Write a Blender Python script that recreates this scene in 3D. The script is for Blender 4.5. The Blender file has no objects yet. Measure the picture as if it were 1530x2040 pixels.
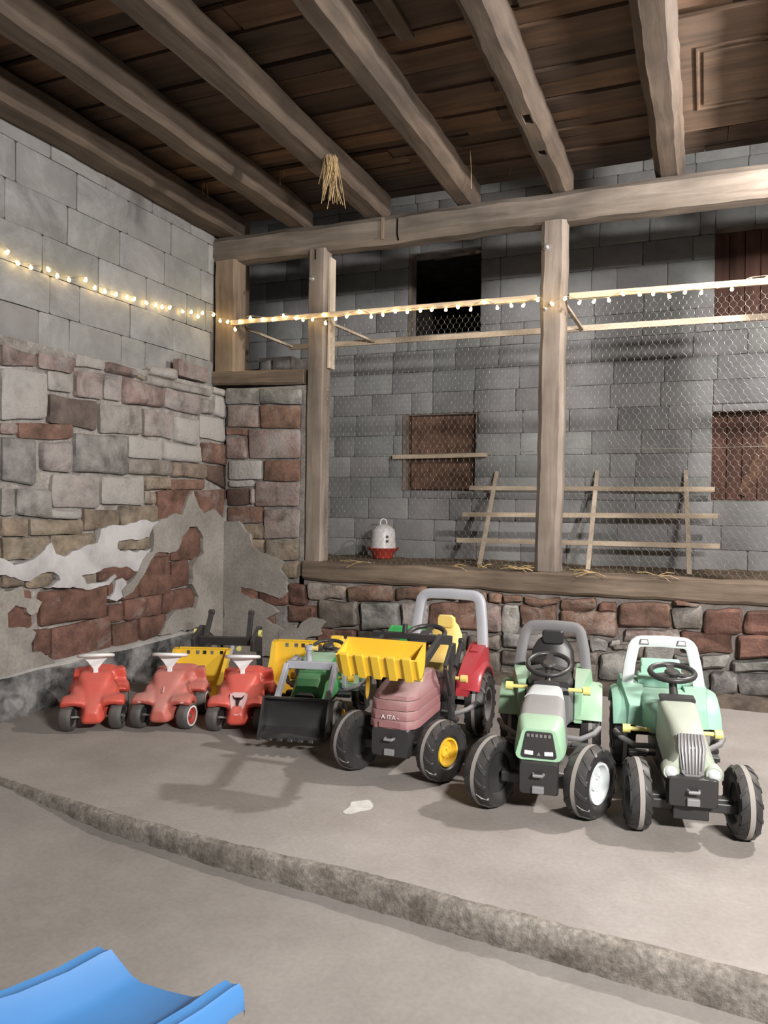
import bpy, bmesh, math, random
from mathutils import Vector, Matrix, noise, Euler
D = bpy.data
S = bpy.context.scene
COL = S.collection
rnd = random.Random(7)
PI = math.pi
R = math.radians

# ------------------------------------------------------------------ camera
F_PX, CX, CY, CAM_H = 1550.0, 765.0, 1020.0, 1.35
YAW, PITCH, ROLL = R(22.4), R(-0.63), R(0.75)
FWD = Vector((-math.sin(YAW) * math.cos(PITCH), math.cos(YAW) * math.cos(PITCH), math.sin(PITCH)))
_r0 = FWD.cross(Vector((0, 0, 1))).normalized()
_u0 = _r0.cross(FWD)
RGT = _r0 * math.cos(ROLL) + _u0 * math.sin(ROLL)
UPV = -_r0 * math.sin(ROLL) + _u0 * math.cos(ROLL)
CAM = Vector((0, 0, CAM_H))
cd = D.cameras.new('camera')
cam = D.objects.new('camera', cd)
COL.objects.link(cam)
cam.matrix_world = Matrix(((RGT.x, UPV.x, -FWD.x, CAM.x), (RGT.y, UPV.y, -FWD.y, CAM.y), (RGT.z, UPV.z, -FWD.z, CAM.z), (0, 0, 0, 1)))
cd.sensor_fit = 'VERTICAL'
cd.sensor_height = 36.0
cd.lens = 36.0 * F_PX / 2040.0
cd.clip_start = 0.02
S.camera = cam

# ------------------------------------------------------------------ world, lamps, exposure
w = D.worlds.new('barn_night')
S.world = w
w.use_nodes = True
w.node_tree.nodes['Background'].inputs[0].default_value = (0.92, 0.95, 1.0, 1)
w.node_tree.nodes['Background'].inputs[1].default_value = 0.04
S.view_settings.view_transform = 'Standard'
S.view_settings.look = 'None'
S.view_settings.gamma = 1.0
S.view_settings.use_curve_mapping = False
S.view_settings.exposure = 0.12


def area_lamp(name, loc, target, sx, sy, power, col):
    l = D.lights.new(name, 'AREA')
    l.shape = 'RECTANGLE'
    l.size, l.size_y = sx, sy
    l.energy = power
    l.color = col
    o = D.objects.new(name, l)
    COL.objects.link(o)
    o.location = loc
    o.rotation_euler = (Vector(target) - Vector(loc)).to_track_quat('-Z', 'Y').to_euler()
    return o


area_lamp('tube_lamp_entrance_offscreen', (1.9, 0.3, 2.5), (-0.9, 4.4, 0.5), 0.9, 0.16, 340, (1.0, 0.965, 0.92))
pl_ = D.lights.new('barn_lamp_right_offscreen', 'POINT')
pl_.energy = 500
pl_.color = (1.0, 0.95, 0.9)
pl_.shadow_soft_size = 0.07
po_ = D.objects.new('barn_lamp_right_offscreen', pl_)
COL.objects.link(po_)
po_.location = (1.35, 4.85, 3.32)


# ------------------------------------------------------------------ pixel -> place
def ray(x, y):
    return FWD + RGT * ((x - CX) / F_PX) - UPV * ((y - CY) / F_PX)


def onz(x, y, z=0.0):
    d = ray(x, y)
    return CAM + d * ((z - CAM.z) / d.z)


def onx(x, y, X):
    d = ray(x, y)
    return CAM + d * (X / d.x)


def ony(x, y, Y):
    d = ray(x, y)
    return CAM + d * (Y / d.y)


# ------------------------------------------------------------------ materials
def new_mat(name):
    m = D.materials.new(name)
    m.use_nodes = True
    nt = m.node_tree
    return m, nt, nt.nodes['Principled BSDF'], nt.nodes.new, nt.links.new


def rgba(c):
    return (c[0], c[1], c[2], 1)


def srgb(r, g, b):
    f = lambda u: (u / 255 / 12.92) if u <= 10.3 else ((u / 255 + 0.055) / 1.055) ** 2.4
    return (f(r), f(g), f(b))


def plastic(name, c, rough=0.42, dust=0.25, vary=0.12, metal=0.0, bump=0.0):
    """moulded plastic: mild blotches, dust lying on faces that look up"""
    m, nt, b, N, L = new_mat(name)
    tc = N('ShaderNodeTexCoord')
    nz = N('ShaderNodeTexNoise')
    nz.inputs['Scale'].default_value = 9
    nz.inputs['Detail'].default_value = 5
    L(tc.outputs['Object'], nz.inputs['Vector'])
    mix = N('ShaderNodeMixRGB')
    mix.inputs[1].default_value = rgba([x * (1 - vary) for x in c])
    mix.inputs[2].default_value = rgba([min(1, x * (1 + vary)) for x in c])
    L(nz.outputs['Fac'], mix.inputs[0])
    out = mix.outputs[0]
    if dust > 0:
        g = N('ShaderNodeNewGeometry')
        sp = N('ShaderNodeSeparateXYZ')
        L(g.outputs['Normal'], sp.inputs[0])
        mr = N('ShaderNodeMapRange')
        mr.inputs[1].default_value = 0.15
        mr.inputs[2].default_value = 1.0
        mr.inputs[3].default_value = dust * 0.3
        mr.inputs[4].default_value = dust
        L(sp.outputs[2], mr.inputs[0])
        n2 = N('ShaderNodeTexNoise')
        n2.inputs['Scale'].default_value = 4
        n2.inputs['Detail'].default_value = 6
        L(tc.outputs['Object'], n2.inputs['Vector'])
        mu = N('ShaderNodeMath')
        mu.operation = 'MULTIPLY'
        L(mr.outputs[0], mu.inputs[0])
        mr2 = N('ShaderNodeMapRange')
        mr2.inputs[1].default_value = 0.3
        mr2.inputs[2].default_value = 0.62
        mr2.inputs[3].default_value = 0.45
        mr2.inputs[4].default_value = 1.15
        L(n2.outputs['Fac'], mr2.inputs[0])
        L(mr2.outputs[0], mu.inputs[1])
        dm = N('ShaderNodeMixRGB')
        dm.inputs[2].default_value = (0.46, 0.43, 0.40, 1)
        L(mu.outputs[0], dm.inputs[0])
        L(out, dm.inputs[1])
        out = dm.outputs[0]
        rr = N('ShaderNodeMath')
        rr.operation = 'MULTIPLY_ADD'
        rr.inputs[1].default_value = 0.5
        rr.inputs[2].default_value = rough
        L(mu.outputs[0], rr.inputs[0])
        L(rr.outputs[0], b.inputs['Roughness'])
    else:
        b.inputs['Roughness'].default_value = rough
    L(out, b.inputs['Base Color'])
    b.inputs['Metallic'].default_value = metal
    if bump:
        bp = N('ShaderNodeBump')
        bp.inputs['Strength'].default_value = bump
        n3 = N('ShaderNodeTexNoise')
        n3.inputs['Scale'].default_value = 60
        L(tc.outputs['Object'], n3.inputs['Vector'])
        L(n3.outputs['Fac'], bp.inputs['Height'])
        L(bp.outputs[0], b.inputs['Normal'])
    return m


def masonry(name, rough=0.92, scale=6.0, bump=0.6, wash=(0.62, 0.60, 0.58), vary=0.35):
    """stone or block: own colour from the object, whitewash by its alpha"""
    m, nt, b, N, L = new_mat(name)
    tc = N('ShaderNodeTexCoord')
    oi = N('ShaderNodeObjectInfo')
    add = N('ShaderNodeVectorMath')
    add.operation = 'ADD'
    L(tc.outputs['Object'], add.inputs[0])
    sc = N('ShaderNodeVectorMath')
    sc.operation = 'SCALE'
    sc.inputs['Scale'].default_value = 37.0
    L(oi.outputs['Random'], sc.inputs[0])
    L(sc.outputs[0], add.inputs[1])
    n1 = N('ShaderNodeTexNoise')
    n1.inputs['Scale'].default_value = scale
    n1.inputs['Detail'].default_value = 8
    n1.inputs['Roughness'].default_value = 0.65
    L(add.outputs[0], n1.inputs['Vector'])
    mr = N('ShaderNodeMapRange')
    mr.inputs[1].default_value = 0.33
    mr.inputs[2].default_value = 0.67
    mr.inputs[3].default_value = 1 - vary
    mr.inputs[4].default_value = 1 + vary
    L(n1.outputs['Fac'], mr.inputs[0])
    vm = N('ShaderNodeVectorMath')
    vm.operation = 'SCALE'
    L(oi.outputs['Color'], vm.inputs[0])
    L(mr.outputs[0], vm.inputs['Scale'])
    n2 = N('ShaderNodeTexNoise')
    n2.inputs['Scale'].default_value = scale * 0.55
    n2.inputs['Detail'].default_value = 12
    n2.inputs['Roughness'].default_value = 0.78
    n2.inputs['Distortion'].default_value = 0.6
    sh = N('ShaderNodeVectorMath')
    sh.operation = 'ADD'
    sh.inputs[1].default_value = (5.2, 1.7, 9.1)
    gp = N('ShaderNodeNewGeometry')
    L(gp.outputs['Position'], sh.inputs[0])
    L(sh.outputs[0], n2.inputs['Vector'])
    # threshold = noise + alpha - 1 -> soft step
    ad = N('ShaderNodeMath')
    ad.operation = 'ADD'
    L(n2.outputs['Fac'], ad.inputs[0])
    L(oi.outputs['Alpha'], ad.inputs[1])
    st = N('ShaderNodeMapRange')
    st.inputs[1].default_value = 0.80
    st.inputs[2].default_value = 1.10
    st.inputs[3].default_value = 0.0
    st.inputs[4].default_value = 0.92
    L(ad.outputs[0], st.inputs[0])
    mx = N('ShaderNodeMixRGB')
    mx.inputs[2].default_value = rgba(wash)
    L(st.outputs[0], mx.inputs[0])
    L(vm.outputs[0], mx.inputs[1])
    L(mx.outputs[0], b.inputs['Base Color'])
    b.inputs['Roughness'].default_value = rough
    bp = N('ShaderNodeBump')
    bp.inputs['Strength'].default_value = bump
    bp.inputs['Distance'].default_value = 0.02
    n3 = N('ShaderNodeTexNoise')
    n3.inputs['Scale'].default_value = scale * 4
    n3.inputs['Detail'].default_value = 8
    n3.inputs['Roughness'].default_value = 0.7
    L(add.outputs[0], n3.inputs['Vector'])
    L(n3.outputs['Fac'], bp.inputs['Height'])
    L(bp.outputs[0], b.inputs['Normal'])
    return m


def rough_mat(name, c1, c2, scale=3.0, rough=0.9, bump=0.5, c3=None, lo=0.35, hi=0.65, speck=0.0, bscale=40):
    """concrete, plaster, mortar"""
    m, nt, b, N, L = new_mat(name)
    tc = N('ShaderNodeTexCoord')
    n1 = N('ShaderNodeTexNoise')
    n1.inputs['Scale'].default_value = scale
    n1.inputs['Detail'].default_value = 9
    n1.inputs['Roughness'].default_value = 0.62
    L(tc.outputs['Object'], n1.inputs['Vector'])
    cr = N('ShaderNodeValToRGB')
    e = cr.color_ramp.elements
    e[0].position, e[0].color = lo, rgba(c1)
    e[1].position, e[1].color = hi, rgba(c2)
    if c3:
        x = e.new(hi + 0.12)
        x.color = rgba(c3)
    L(n1.outputs['Fac'], cr.inputs[0])
    out = cr.outputs[0]
    if speck:
        n2 = N('ShaderNodeTexNoise')
        n2.inputs['Scale'].default_value = 55
        n2.inputs['Detail'].default_value = 4
        L(tc.outputs['Object'], n2.inputs['Vector'])
        mr = N('ShaderNodeMapRange')
        mr.inputs[1].default_value = 0.3
        mr.inputs[2].default_value = 0.7
        mr.inputs[3].default_value = 1 - speck
        mr.inputs[4].default_value = 1 + speck
        L(n2.outputs['Fac'], mr.inputs[0])
        vm = N('ShaderNodeVectorMath')
        vm.operation = 'SCALE'
        L(out, vm.inputs[0])
        L(mr.outputs[0], vm.inputs['Scale'])
        out = vm.outputs[0]
    L(out, b.inputs['Base Color'])
    b.inputs['Roughness'].default_value = rough
    if bump:
        bp = N('ShaderNodeBump')
        bp.inputs['Strength'].default_value = bump
        bp.inputs['Distance'].default_value = 0.01
        n3 = N('ShaderNodeTexNoise')
        n3.inputs['Scale'].default_value = bscale
        n3.inputs['Detail'].default_value = 8
        n3.inputs['Roughness'].default_value = 0.7
        L(tc.outputs['Object'], n3.inputs['Vector'])
        L(n3.outputs['Fac'], bp.inputs['Height'])
        L(bp.outputs[0], b.inputs['Normal'])
    return m


def wood(name, c1, c2, axis, scale=14.0, rough=0.8, bump=0.35, objcol=False):
    """grain stretched along axis; objcol multiplies in the object's colour"""
    m, nt, b, N, L = new_mat(name)
    tc = N('ShaderNodeTexCoord')
    mp = N('ShaderNodeMapping')
    s = [1.0, 1.0, 1.0]
    s['xyz'.index(axis)] = 0.09
    mp.inputs['Scale'].default_value = s
    oi = N('ShaderNodeObjectInfo')
    add = N('ShaderNodeVectorMath')
    add.operation = 'ADD'
    sc = N('ShaderNodeVectorMath')
    sc.operation = 'SCALE'
    sc.inputs['Scale'].default_value = 23.0
    L(oi.outputs['Random'], sc.inputs[0])
    L(tc.outputs['Object'], add.inputs[0])
    L(sc.outputs[0], add.inputs[1])
    L(add.outputs[0], mp.inputs[0])
    n1 = N('ShaderNodeTexNoise')
    n1.inputs['Scale'].default_value = scale
    n1.inputs['Detail'].default_value = 8
    n1.inputs['Roughness'].default_value = 0.6
    n1.inputs['Distortion'].default_value = 0.4
    L(mp.outputs[0], n1.inputs['Vector'])
    cr = N('ShaderNodeValToRGB')
    e = cr.color_ramp.elements
    e[0].position, e[0].color = 0.3, rgba(c1)
    e[1].position, e[1].color = 0.68, rgba(c2)
    L(n1.outputs['Fac'], cr.inputs[0])
    # broad blotches along the piece
    n4 = N('ShaderNodeTexNoise')
    n4.inputs['Scale'].default_value = 2.2
    n4.inputs['Detail'].default_value = 5
    L(add.outputs[0], n4.inputs['Vector'])
    mr = N('ShaderNodeMapRange')
    mr.inputs[1].default_value = 0.3
    mr.inputs[2].default_value = 0.7
    mr.inputs[3].default_value = 0.7
    mr.inputs[4].default_value = 1.3
    L(n4.outputs['Fac'], mr.inputs[0])
    vm = N('ShaderNodeVectorMath')
    vm.operation = 'SCALE'
    L(cr.outputs[0], vm.inputs[0])
    L(mr.outputs[0], vm.inputs['Scale'])
    out = vm.outputs[0]
    if objcol:
        v2 = N('ShaderNodeVectorMath')
        v2.operation = 'MULTIPLY'
        L(out, v2.inputs[0])
        L(oi.outputs['Color'], v2.inputs[1])
        out = v2.outputs[0]
    L(out, b.inputs['Base Color'])
    b.inputs['Roughness'].default_value = rough
    bp = N('ShaderNodeBump')
    bp.inputs['Strength'].default_value = bump
    bp.inputs['Distance'].default_value = 0.01
    L(n1.outputs['Fac'], bp.inputs['Height'])
    L(bp.outputs[0], b.inputs['Normal'])
    return m


def glow(name, c, strength):
    m, nt, b, N, L = new_mat(name)
    b.inputs['Base Color'].default_value = rgba(c)
    b.inputs['Emission Color'].default_value = rgba(c)
    b.inputs['Emission Strength'].default_value = strength
    return m


M = {}
M['stone'] = masonry('stone', scale=7.0, bump=1.0, vary=0.5, wash=(0.46, 0.44, 0.42))
M['block'] = masonry('concrete_block', scale=3.0, bump=0.45, vary=0.16, wash=(0.39, 0.388, 0.385))
M['mortar'] = rough_mat('mortar', (0.16, 0.135, 0.12), (0.34, 0.31, 0.29), 6, bump=0.8)
M['mortar_light'] = rough_mat('lime_mortar', (0.20, 0.18, 0.165), (0.40, 0.375, 0.35), 8, bump=0.9, speck=0.2)
M['mortar_dark'] = rough_mat('mortar_brown', (0.06, 0.045, 0.036), (0.16, 0.125, 0.10), 7, bump=0.9)
M['plaster'] = rough_mat('grey_plaster', (0.21, 0.195, 0.175), (0.31, 0.29, 0.265), 3.5, bump=0.4, speck=0.12)
M['plaster_white'] = rough_mat('white_plaster', (0.30, 0.29, 0.29), (0.52, 0.51, 0.52), 3.2, bump=0.5, lo=0.3, hi=0.6)
M['floor'] = rough_mat('dusty_concrete', (0.245, 0.22, 0.203), (0.345, 0.318, 0.300), 1.3, bump=0.12, c3=(0.39, 0.363, 0.345), speck=0.07, rough=0.82, bscale=90)
M['floor2'] = rough_mat('swept_concrete', (0.205, 0.188, 0.174), (0.275, 0.256, 0.238), 1.6, bump=0.12, speck=0.06, rough=0.85, bscale=90)
M['edge'] = rough_mat('broken_concrete', (0.14, 0.122, 0.105), (0.30, 0.272, 0.242), 9, bump=1.0, speck=0.3, bscale=30)
M['curb'] = rough_mat('tarred_concrete', (0.035, 0.035, 0.037), (0.30, 0.295, 0.29), 5, bump=0.7, lo=0.40, hi=0.66)
M['curb_top'] = rough_mat('worn_concrete', (0.26, 0.25, 0.245), (0.42, 0.41, 0.40), 5, bump=0.5)
M['black'] = plastic('black_plastic', (0.018, 0.018, 0.02), 0.38, 0.10)
M['tire'] = plastic('tyre_plastic', (0.016, 0.016, 0.018), 0.42, 0.14)
M['tire_dusty'] = plastic('dusty_tyre', (0.05, 0.047, 0.045), 0.6, 0.25)
M['tread'] = plastic('worn_tread', (0.27, 0.25, 0.235), 0.8, 0.2)
M['red'] = plastic('red_plastic', (0.60, 0.060, 0.035), 0.36, 0.22)
M['red_faded'] = plastic('faded_red_plastic', (0.50, 0.085, 0.06), 0.4, 0.38)
M['crimson'] = plastic('crimson_plastic', (0.36, 0.018, 0.03), 0.25, 0.12)
M['pink'] = plastic('dusty_rose_plastic', (0.26, 0.095, 0.105), 0.5, 0.4)
M['yellow'] = plastic('yellow_plastic', (0.78, 0.50, 0.028), 0.4, 0.12)
M['yellow_pale'] = plastic('pale_yellow_plastic', (0.80, 0.58, 0.16), 0.42, 0.18)
M['pin'] = plastic('yellow_pin', (0.75, 0.68, 0.22), 0.4, 0.1)
M['green'] = plastic('green_plastic', (0.055, 0.34, 0.10), 0.38, 0.25)
M['green_bright'] = plastic('bright_green_plastic', (0.06, 0.42, 0.12), 0.4, 0.12)
M['green_pale'] = plastic('pale_green_plastic', (0.30, 0.53, 0.345), 0.36, 0.35)
M['mint'] = plastic('mint_plastic', (0.25, 0.51, 0.39), 0.36, 0.28)
M['sage'] = plastic('sage_plastic', (0.40, 0.46, 0.375), 0.4, 0.35)
M['greyblue'] = plastic('grey_plastic', (0.40, 0.41, 0.46), 0.4, 0.15)
M['greydark'] = plastic('charcoal_plastic', (0.14, 0.14, 0.15), 0.5, 0.35)
M['greymid'] = plastic('grey_hood_plastic', (0.20, 0.20, 0.21), 0.5, 0.3)
M['offwhite'] = plastic('off_white_plastic', (0.62, 0.66, 0.68), 0.4, 0.15)
M['white'] = plastic('white_plastic', (0.78, 0.76, 0.76), 0.35, 0.12)
M['redhub'] = plastic('red_hub', (0.48, 0.05, 0.03), 0.4, 0.1)
M['chrome'] = plastic('grey_chrome', (0.42, 0.41, 0.42), 0.28, 0.1, metal=0.6)
M['steel'] = plastic('bolt_steel', (0.55, 0.54, 0.52), 0.35, 0.05, metal=0.8)
M['blue'] = plastic('blue_plastic', (0.055, 0.185, 0.43), 0.38, 0.0, vary=0.06)
M['shield'] = plastic('pale_pink_badge', (0.62, 0.40, 0.40), 0.5, 0.2)
M['badge'] = plastic('badge_dark', (0.03, 0.012, 0.012), 0.5, 0.0)
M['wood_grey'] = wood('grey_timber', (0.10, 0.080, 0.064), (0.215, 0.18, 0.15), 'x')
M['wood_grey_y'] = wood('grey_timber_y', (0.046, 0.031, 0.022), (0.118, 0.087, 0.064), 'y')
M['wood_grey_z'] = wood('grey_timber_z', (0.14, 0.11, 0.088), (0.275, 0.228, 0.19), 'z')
M['wood_brown_z'] = wood('brown_timber_z', (0.15, 0.105, 0.07), (0.28, 0.21, 0.15), 'z')
M['wood_brown'] = wood('brown_timber', (0.085, 0.060, 0.042), (0.215, 0.163, 0.12), 'x', bump=.6)
M['batten'] = wood('pale_batten', (0.44, 0.34, 0.245), (0.64, 0.53, 0.41), 'x', scale=20)
M['batten_y'] = wood('pale_batten_y', (0.34, 0.27, 0.20), (0.52, 0.43, 0.33), 'y', scale=20)
M['batten_z'] = wood('pale_batten_z', (0.46, 0.37, 0.28), (0.66, 0.56, 0.45), 'z', scale=20)
M['ceil'] = wood('ceiling_board', (0.5, 0.5, 0.5), (1.15, 1.15, 1.15), 'x', objcol=True, bump=0.5)
M['shutter'] = wood('shutter_board', (0.075, 0.034, 0.025), (0.16, 0.075, 0.055), 'z')
M['boarded'] = rough_mat('window_board', (0.09, 0.045, 0.03), (0.22, 0.125, 0.085), 9, bump=0.6, speck=0.35)
M['wire'] = plastic('galvanised_wire', (0.34, 0.33, 0.31), 0.42, 0.0, metal=0.7)
M['straw'] = plastic('straw', (0.42, 0.30, 0.15), 0.8, 0.0, vary=0.35)
M['litter'] = rough_mat('straw_litter', (0.10, 0.07, 0.045), (0.30, 0.225, 0.145), 18, bump=1.0, speck=0.3)
M['bulb'] = glow('fairy_bulb', (1.0, 0.72, 0.30), 22)
M['cable'] = plastic('clear_cable', (0.30, 0.27, 0.20), 0.4, 0.0)
M['drinker_red'] = plastic('drinker_red', (0.42, 0.035, 0.02), 0.45, 0.1)
M['paint'] = rough_mat('white_paint_spot', (0.5, 0.49, 0.47), (0.66, 0.65, 0.63), 20, bump=0.1)


# ------------------------------------------------------------------ mesh builder
class MB:
    def __init__(s):
        s.v, s.f, s.mi = [], [], []

    def add(s, vs, fs, mi=0):
        n = len(s.v)
        s.v += [Vector(p) for p in vs]
        for f in fs:
            s.f.append([i + n for i in f])
            s.mi.append(mi)
        return s

    def box(s, c, size, rot=None, mi=0, taper=1.0):
        x, y, z = [k / 2 for k in size]
        p = [(-x, -y, -z), (x, -y, -z), (x, y, -z), (-x, y, -z), (-x * taper, -y * taper, z), (x * taper, -y * taper, z), (x * taper, y * taper, z), (-x * taper, y * taper, z)]
        m = rot.to_matrix() if rot is not None else Matrix.Identity(3)
        return s.add([m @ Vector(q) + Vector(c) for q in p], [(0, 3, 2, 1), (4, 5, 6, 7), (0, 1, 5, 4), (1, 2, 6, 5), (2, 3, 7, 6), (3, 0, 4, 7)], mi)

    def beam(s, a, b, w, h, mi=0, up=(0, 0, 1)):
        """square bar from a to b; w sideways, h along up"""
        a, b = Vector(a), Vector(b)
        d = (b - a).normalized()
        u = Vector(up)
        if abs(d.dot(u)) > 0.95:
            u = Vector((0, 1, 0))
        r = d.cross(u).normalized()
        u = r.cross(d)
        q = [-r * w / 2 - u * h / 2, r * w / 2 - u * h / 2, r * w / 2 + u * h / 2, -r * w / 2 + u * h / 2]
        return s.loft([[a + k for k in q], [b + k for k in q]], mi=mi)

    def loft(s, rings, closed=True, caps=True, mi=0, loop=False):
        n = len(rings[0])
        vs = [p for r in rings for p in r]
        fs = []
        k = len(rings)
        for i in range(k if loop else k - 1):
            a, b2 = i * n, ((i + 1) % k) * n
            for j in range(n if closed else n - 1):
                j2 = (j + 1) % n
                fs.append((a + j, a + j2, b2 + j2, b2 + j))
        if caps and not loop and closed:
            fs.append(tuple(reversed(range(n))))
            fs.append(tuple(range((k - 1) * n, k * n)))
        return s.add(vs, fs, mi)

    def tube(s, pts, r, n=8, mi=0, loop=False, flat=1.0):
        pts = [Vector(p) for p in pts]
        k = len(pts)
        rings = []
        prev = None
        for i in range(k):
            if loop:
                t = pts[(i + 1) % k] - pts[i - 1]
            else:
                t = pts[min(i + 1, k - 1)] - pts[max(i - 1, 0)]
            t.normalize()
            if prev is None:
                u = Vector((0, 0, 1)) if abs(t.z) < 0.9 else Vector((0, 1, 0))
            else:
                u = prev
            a = t.cross(u).normalized()
            u = a.cross(t).normalized()
            prev = u
            rr = r[i] if isinstance(r, (list, tuple)) else r
            rings.append([pts[i] + (a * math.cos(2 * PI * j / n) + u * flat * math.sin(2 * PI * j / n)) * rr for j in range(n)])
        return s.loft(rings, mi=mi, loop=loop)

    def lathe(s, prof, axis='x', c=(0, 0, 0), n=24, mi=0, rot=None):
        """prof = [(along, radius)], rings about axis; mi may be a list, one for each band"""
        c = Vector(c)
        m = rot.to_matrix() if rot is not None else Matrix.Identity(3)
        base = len(s.v)
        vs = []
        for (t, r) in prof:
            for j in range(n):
                a = 2 * PI * j / n
                ca, sa = math.cos(a) * r, math.sin(a) * r
                p = {'x': (t, ca, sa), 'y': (sa, t, ca), 'z': (ca, sa, t)}[axis]
                vs.append(m @ Vector(p) + c)
        s.add(vs, [], 0)
        for i in range(len(prof) - 1):
            q = mi[i] if isinstance(mi, (list, tuple)) else mi
            for j in range(n):
                j2 = (j + 1) % n
                s.f.append([base + i * n + j, base + i * n + j2, base + (i + 1) * n + j2, base + (i + 1) * n + j])
                s.mi.append(q)
        return s

    def prism(s, poly, dz, mi=0):
        """poly: list of 3d points, extruded by vector dz"""
        n = len(poly)
        dz = Vector(dz)
        vs = [Vector(p) for p in poly] + [Vector(p) + dz for p in poly]
        fs = [tuple(reversed(range(n))), tuple(range(n, 2 * n))] + [(i, (i + 1) % n, (i + 1) % n + n, i + n) for i in range(n)]
        return s.add(vs, fs, mi)

    def build(s, name, mats, parent=None, smooth=None, bevel=0.0, subsurf=0, origin=None, recenter=False, fix=True):
        if not isinstance(mats, (list, tuple)):
            mats = [mats]
        if recenter and origin is None:
            xs, ys, zs = zip(*[(p.x, p.y, p.z) for p in s.v])
            origin = Vector(((min(xs) + max(xs)) / 2, (min(ys) + max(ys)) / 2, min(zs)))
        og = Vector(origin) if origin is not None else Vector((0, 0, 0))
        me = D.meshes.new(name)
        me.from_pydata([tuple(p - og) for p in s.v], [], s.f)
        for m in mats:
            me.materials.append(M[m] if isinstance(m, str) else m)
        for p, i in zip(me.polygons, s.mi):
            p.material_index = i
        me.update()
        if fix:
            bm = bmesh.new()
            bm.from_mesh(me)
            bmesh.ops.recalc_face_normals(bm, faces=bm.faces)
            bm.to_mesh(me)
            bm.free()
        if smooth is not None:
            for p in me.polygons:
                p.use_smooth = True
            me.set_sharp_from_angle(angle=R(smooth))
        o = D.objects.new(name, me)
        COL.objects.link(o)
        o.location = og
        if parent is not None:
            o.parent = parent
            if origin is not None:
                o.location = og - parent.location if parent.rotation_euler.z == 0 else og
        if bevel:
            b = o.modifiers.new('bevel', 'BEVEL')
            b.width = bevel
            b.segments = 2
            b.limit_method = 'ANGLE'
            b.angle_limit = R(40)
        if subsurf:
            b = o.modifiers.new('subsurf', 'SUBSURF')
            b.levels = b.render_levels = subsurf
        return o


def tag(o, label, cat, group=None, kind=None):
    o['label'] = label
    o['category'] = cat
    if group:
        o['group'] = group
    if kind:
        o['kind'] = kind
    return o


def thing(name, loc, rz, label, cat, group=None):
    o = D.objects.new(name, None)
    COL.objects.link(o)
    o.empty_display_size = 0.05
    o.location = loc
    o.rotation_euler = (0, 0, rz)
    return tag(o, label, cat, group)


def struct(o, label=None):
    o['kind'] = 'structure'
    if label:
        o['label'] = label
    return o


def nz3(p, s=1.0, seed=0.0):
    return noise.noise_vector(Vector(p) * s + Vector((seed, seed * 1.7, -seed)))


def timber(name, a, b, w, h, mat, jitter=0.006, seg=0.15, rnd_=0.018, up=(0, 0, 1), seed=None, bow=0.0):
    """hewn timber from a to b: rounded corners, uneven along its length"""
    a, b = Vector(a), Vector(b)
    seed = rnd.uniform(0, 90) if seed is None else seed
    d = (b - a)
    Ln = d.length
    d.normalize()
    u = Vector(up)
    r = d.cross(u).normalized()
    u = r.cross(d).normalized()
    k = max(2, int(Ln / seg))
    q = []
    c = rnd_
    for (sx, sz) in ((-1, -1), (1, -1), (1, 1), (-1, 1)):
        x, z = sx * w / 2, sz * h / 2
        pa = (x, z - sz * c)
        pb = (x - sx * c, z)
        q += [pa, pb] if sx * sz > 0 else [pb, pa]
    rings = []
    for i in range(k + 1):
        t = i / k
        p = a + d * Ln * t + u * bow * math.sin(PI * t)
        ring = []
        for j, (x, z) in enumerate(q):
            v = p + r * x + u * z
            n = nz3(v, 3.0, seed) * jitter + nz3(v, 11.0, seed) * jitter * 0.5
            ring.append(v + n - d * n.dot(d))
        rings.append(ring)
    mb = MB().loft(rings)
    return mb.build(name, mat, smooth=35, recenter=True)


# ------------------------------------------------------------------ stones
def lerp(a, b, t):
    return a + (b - a) * t


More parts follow.
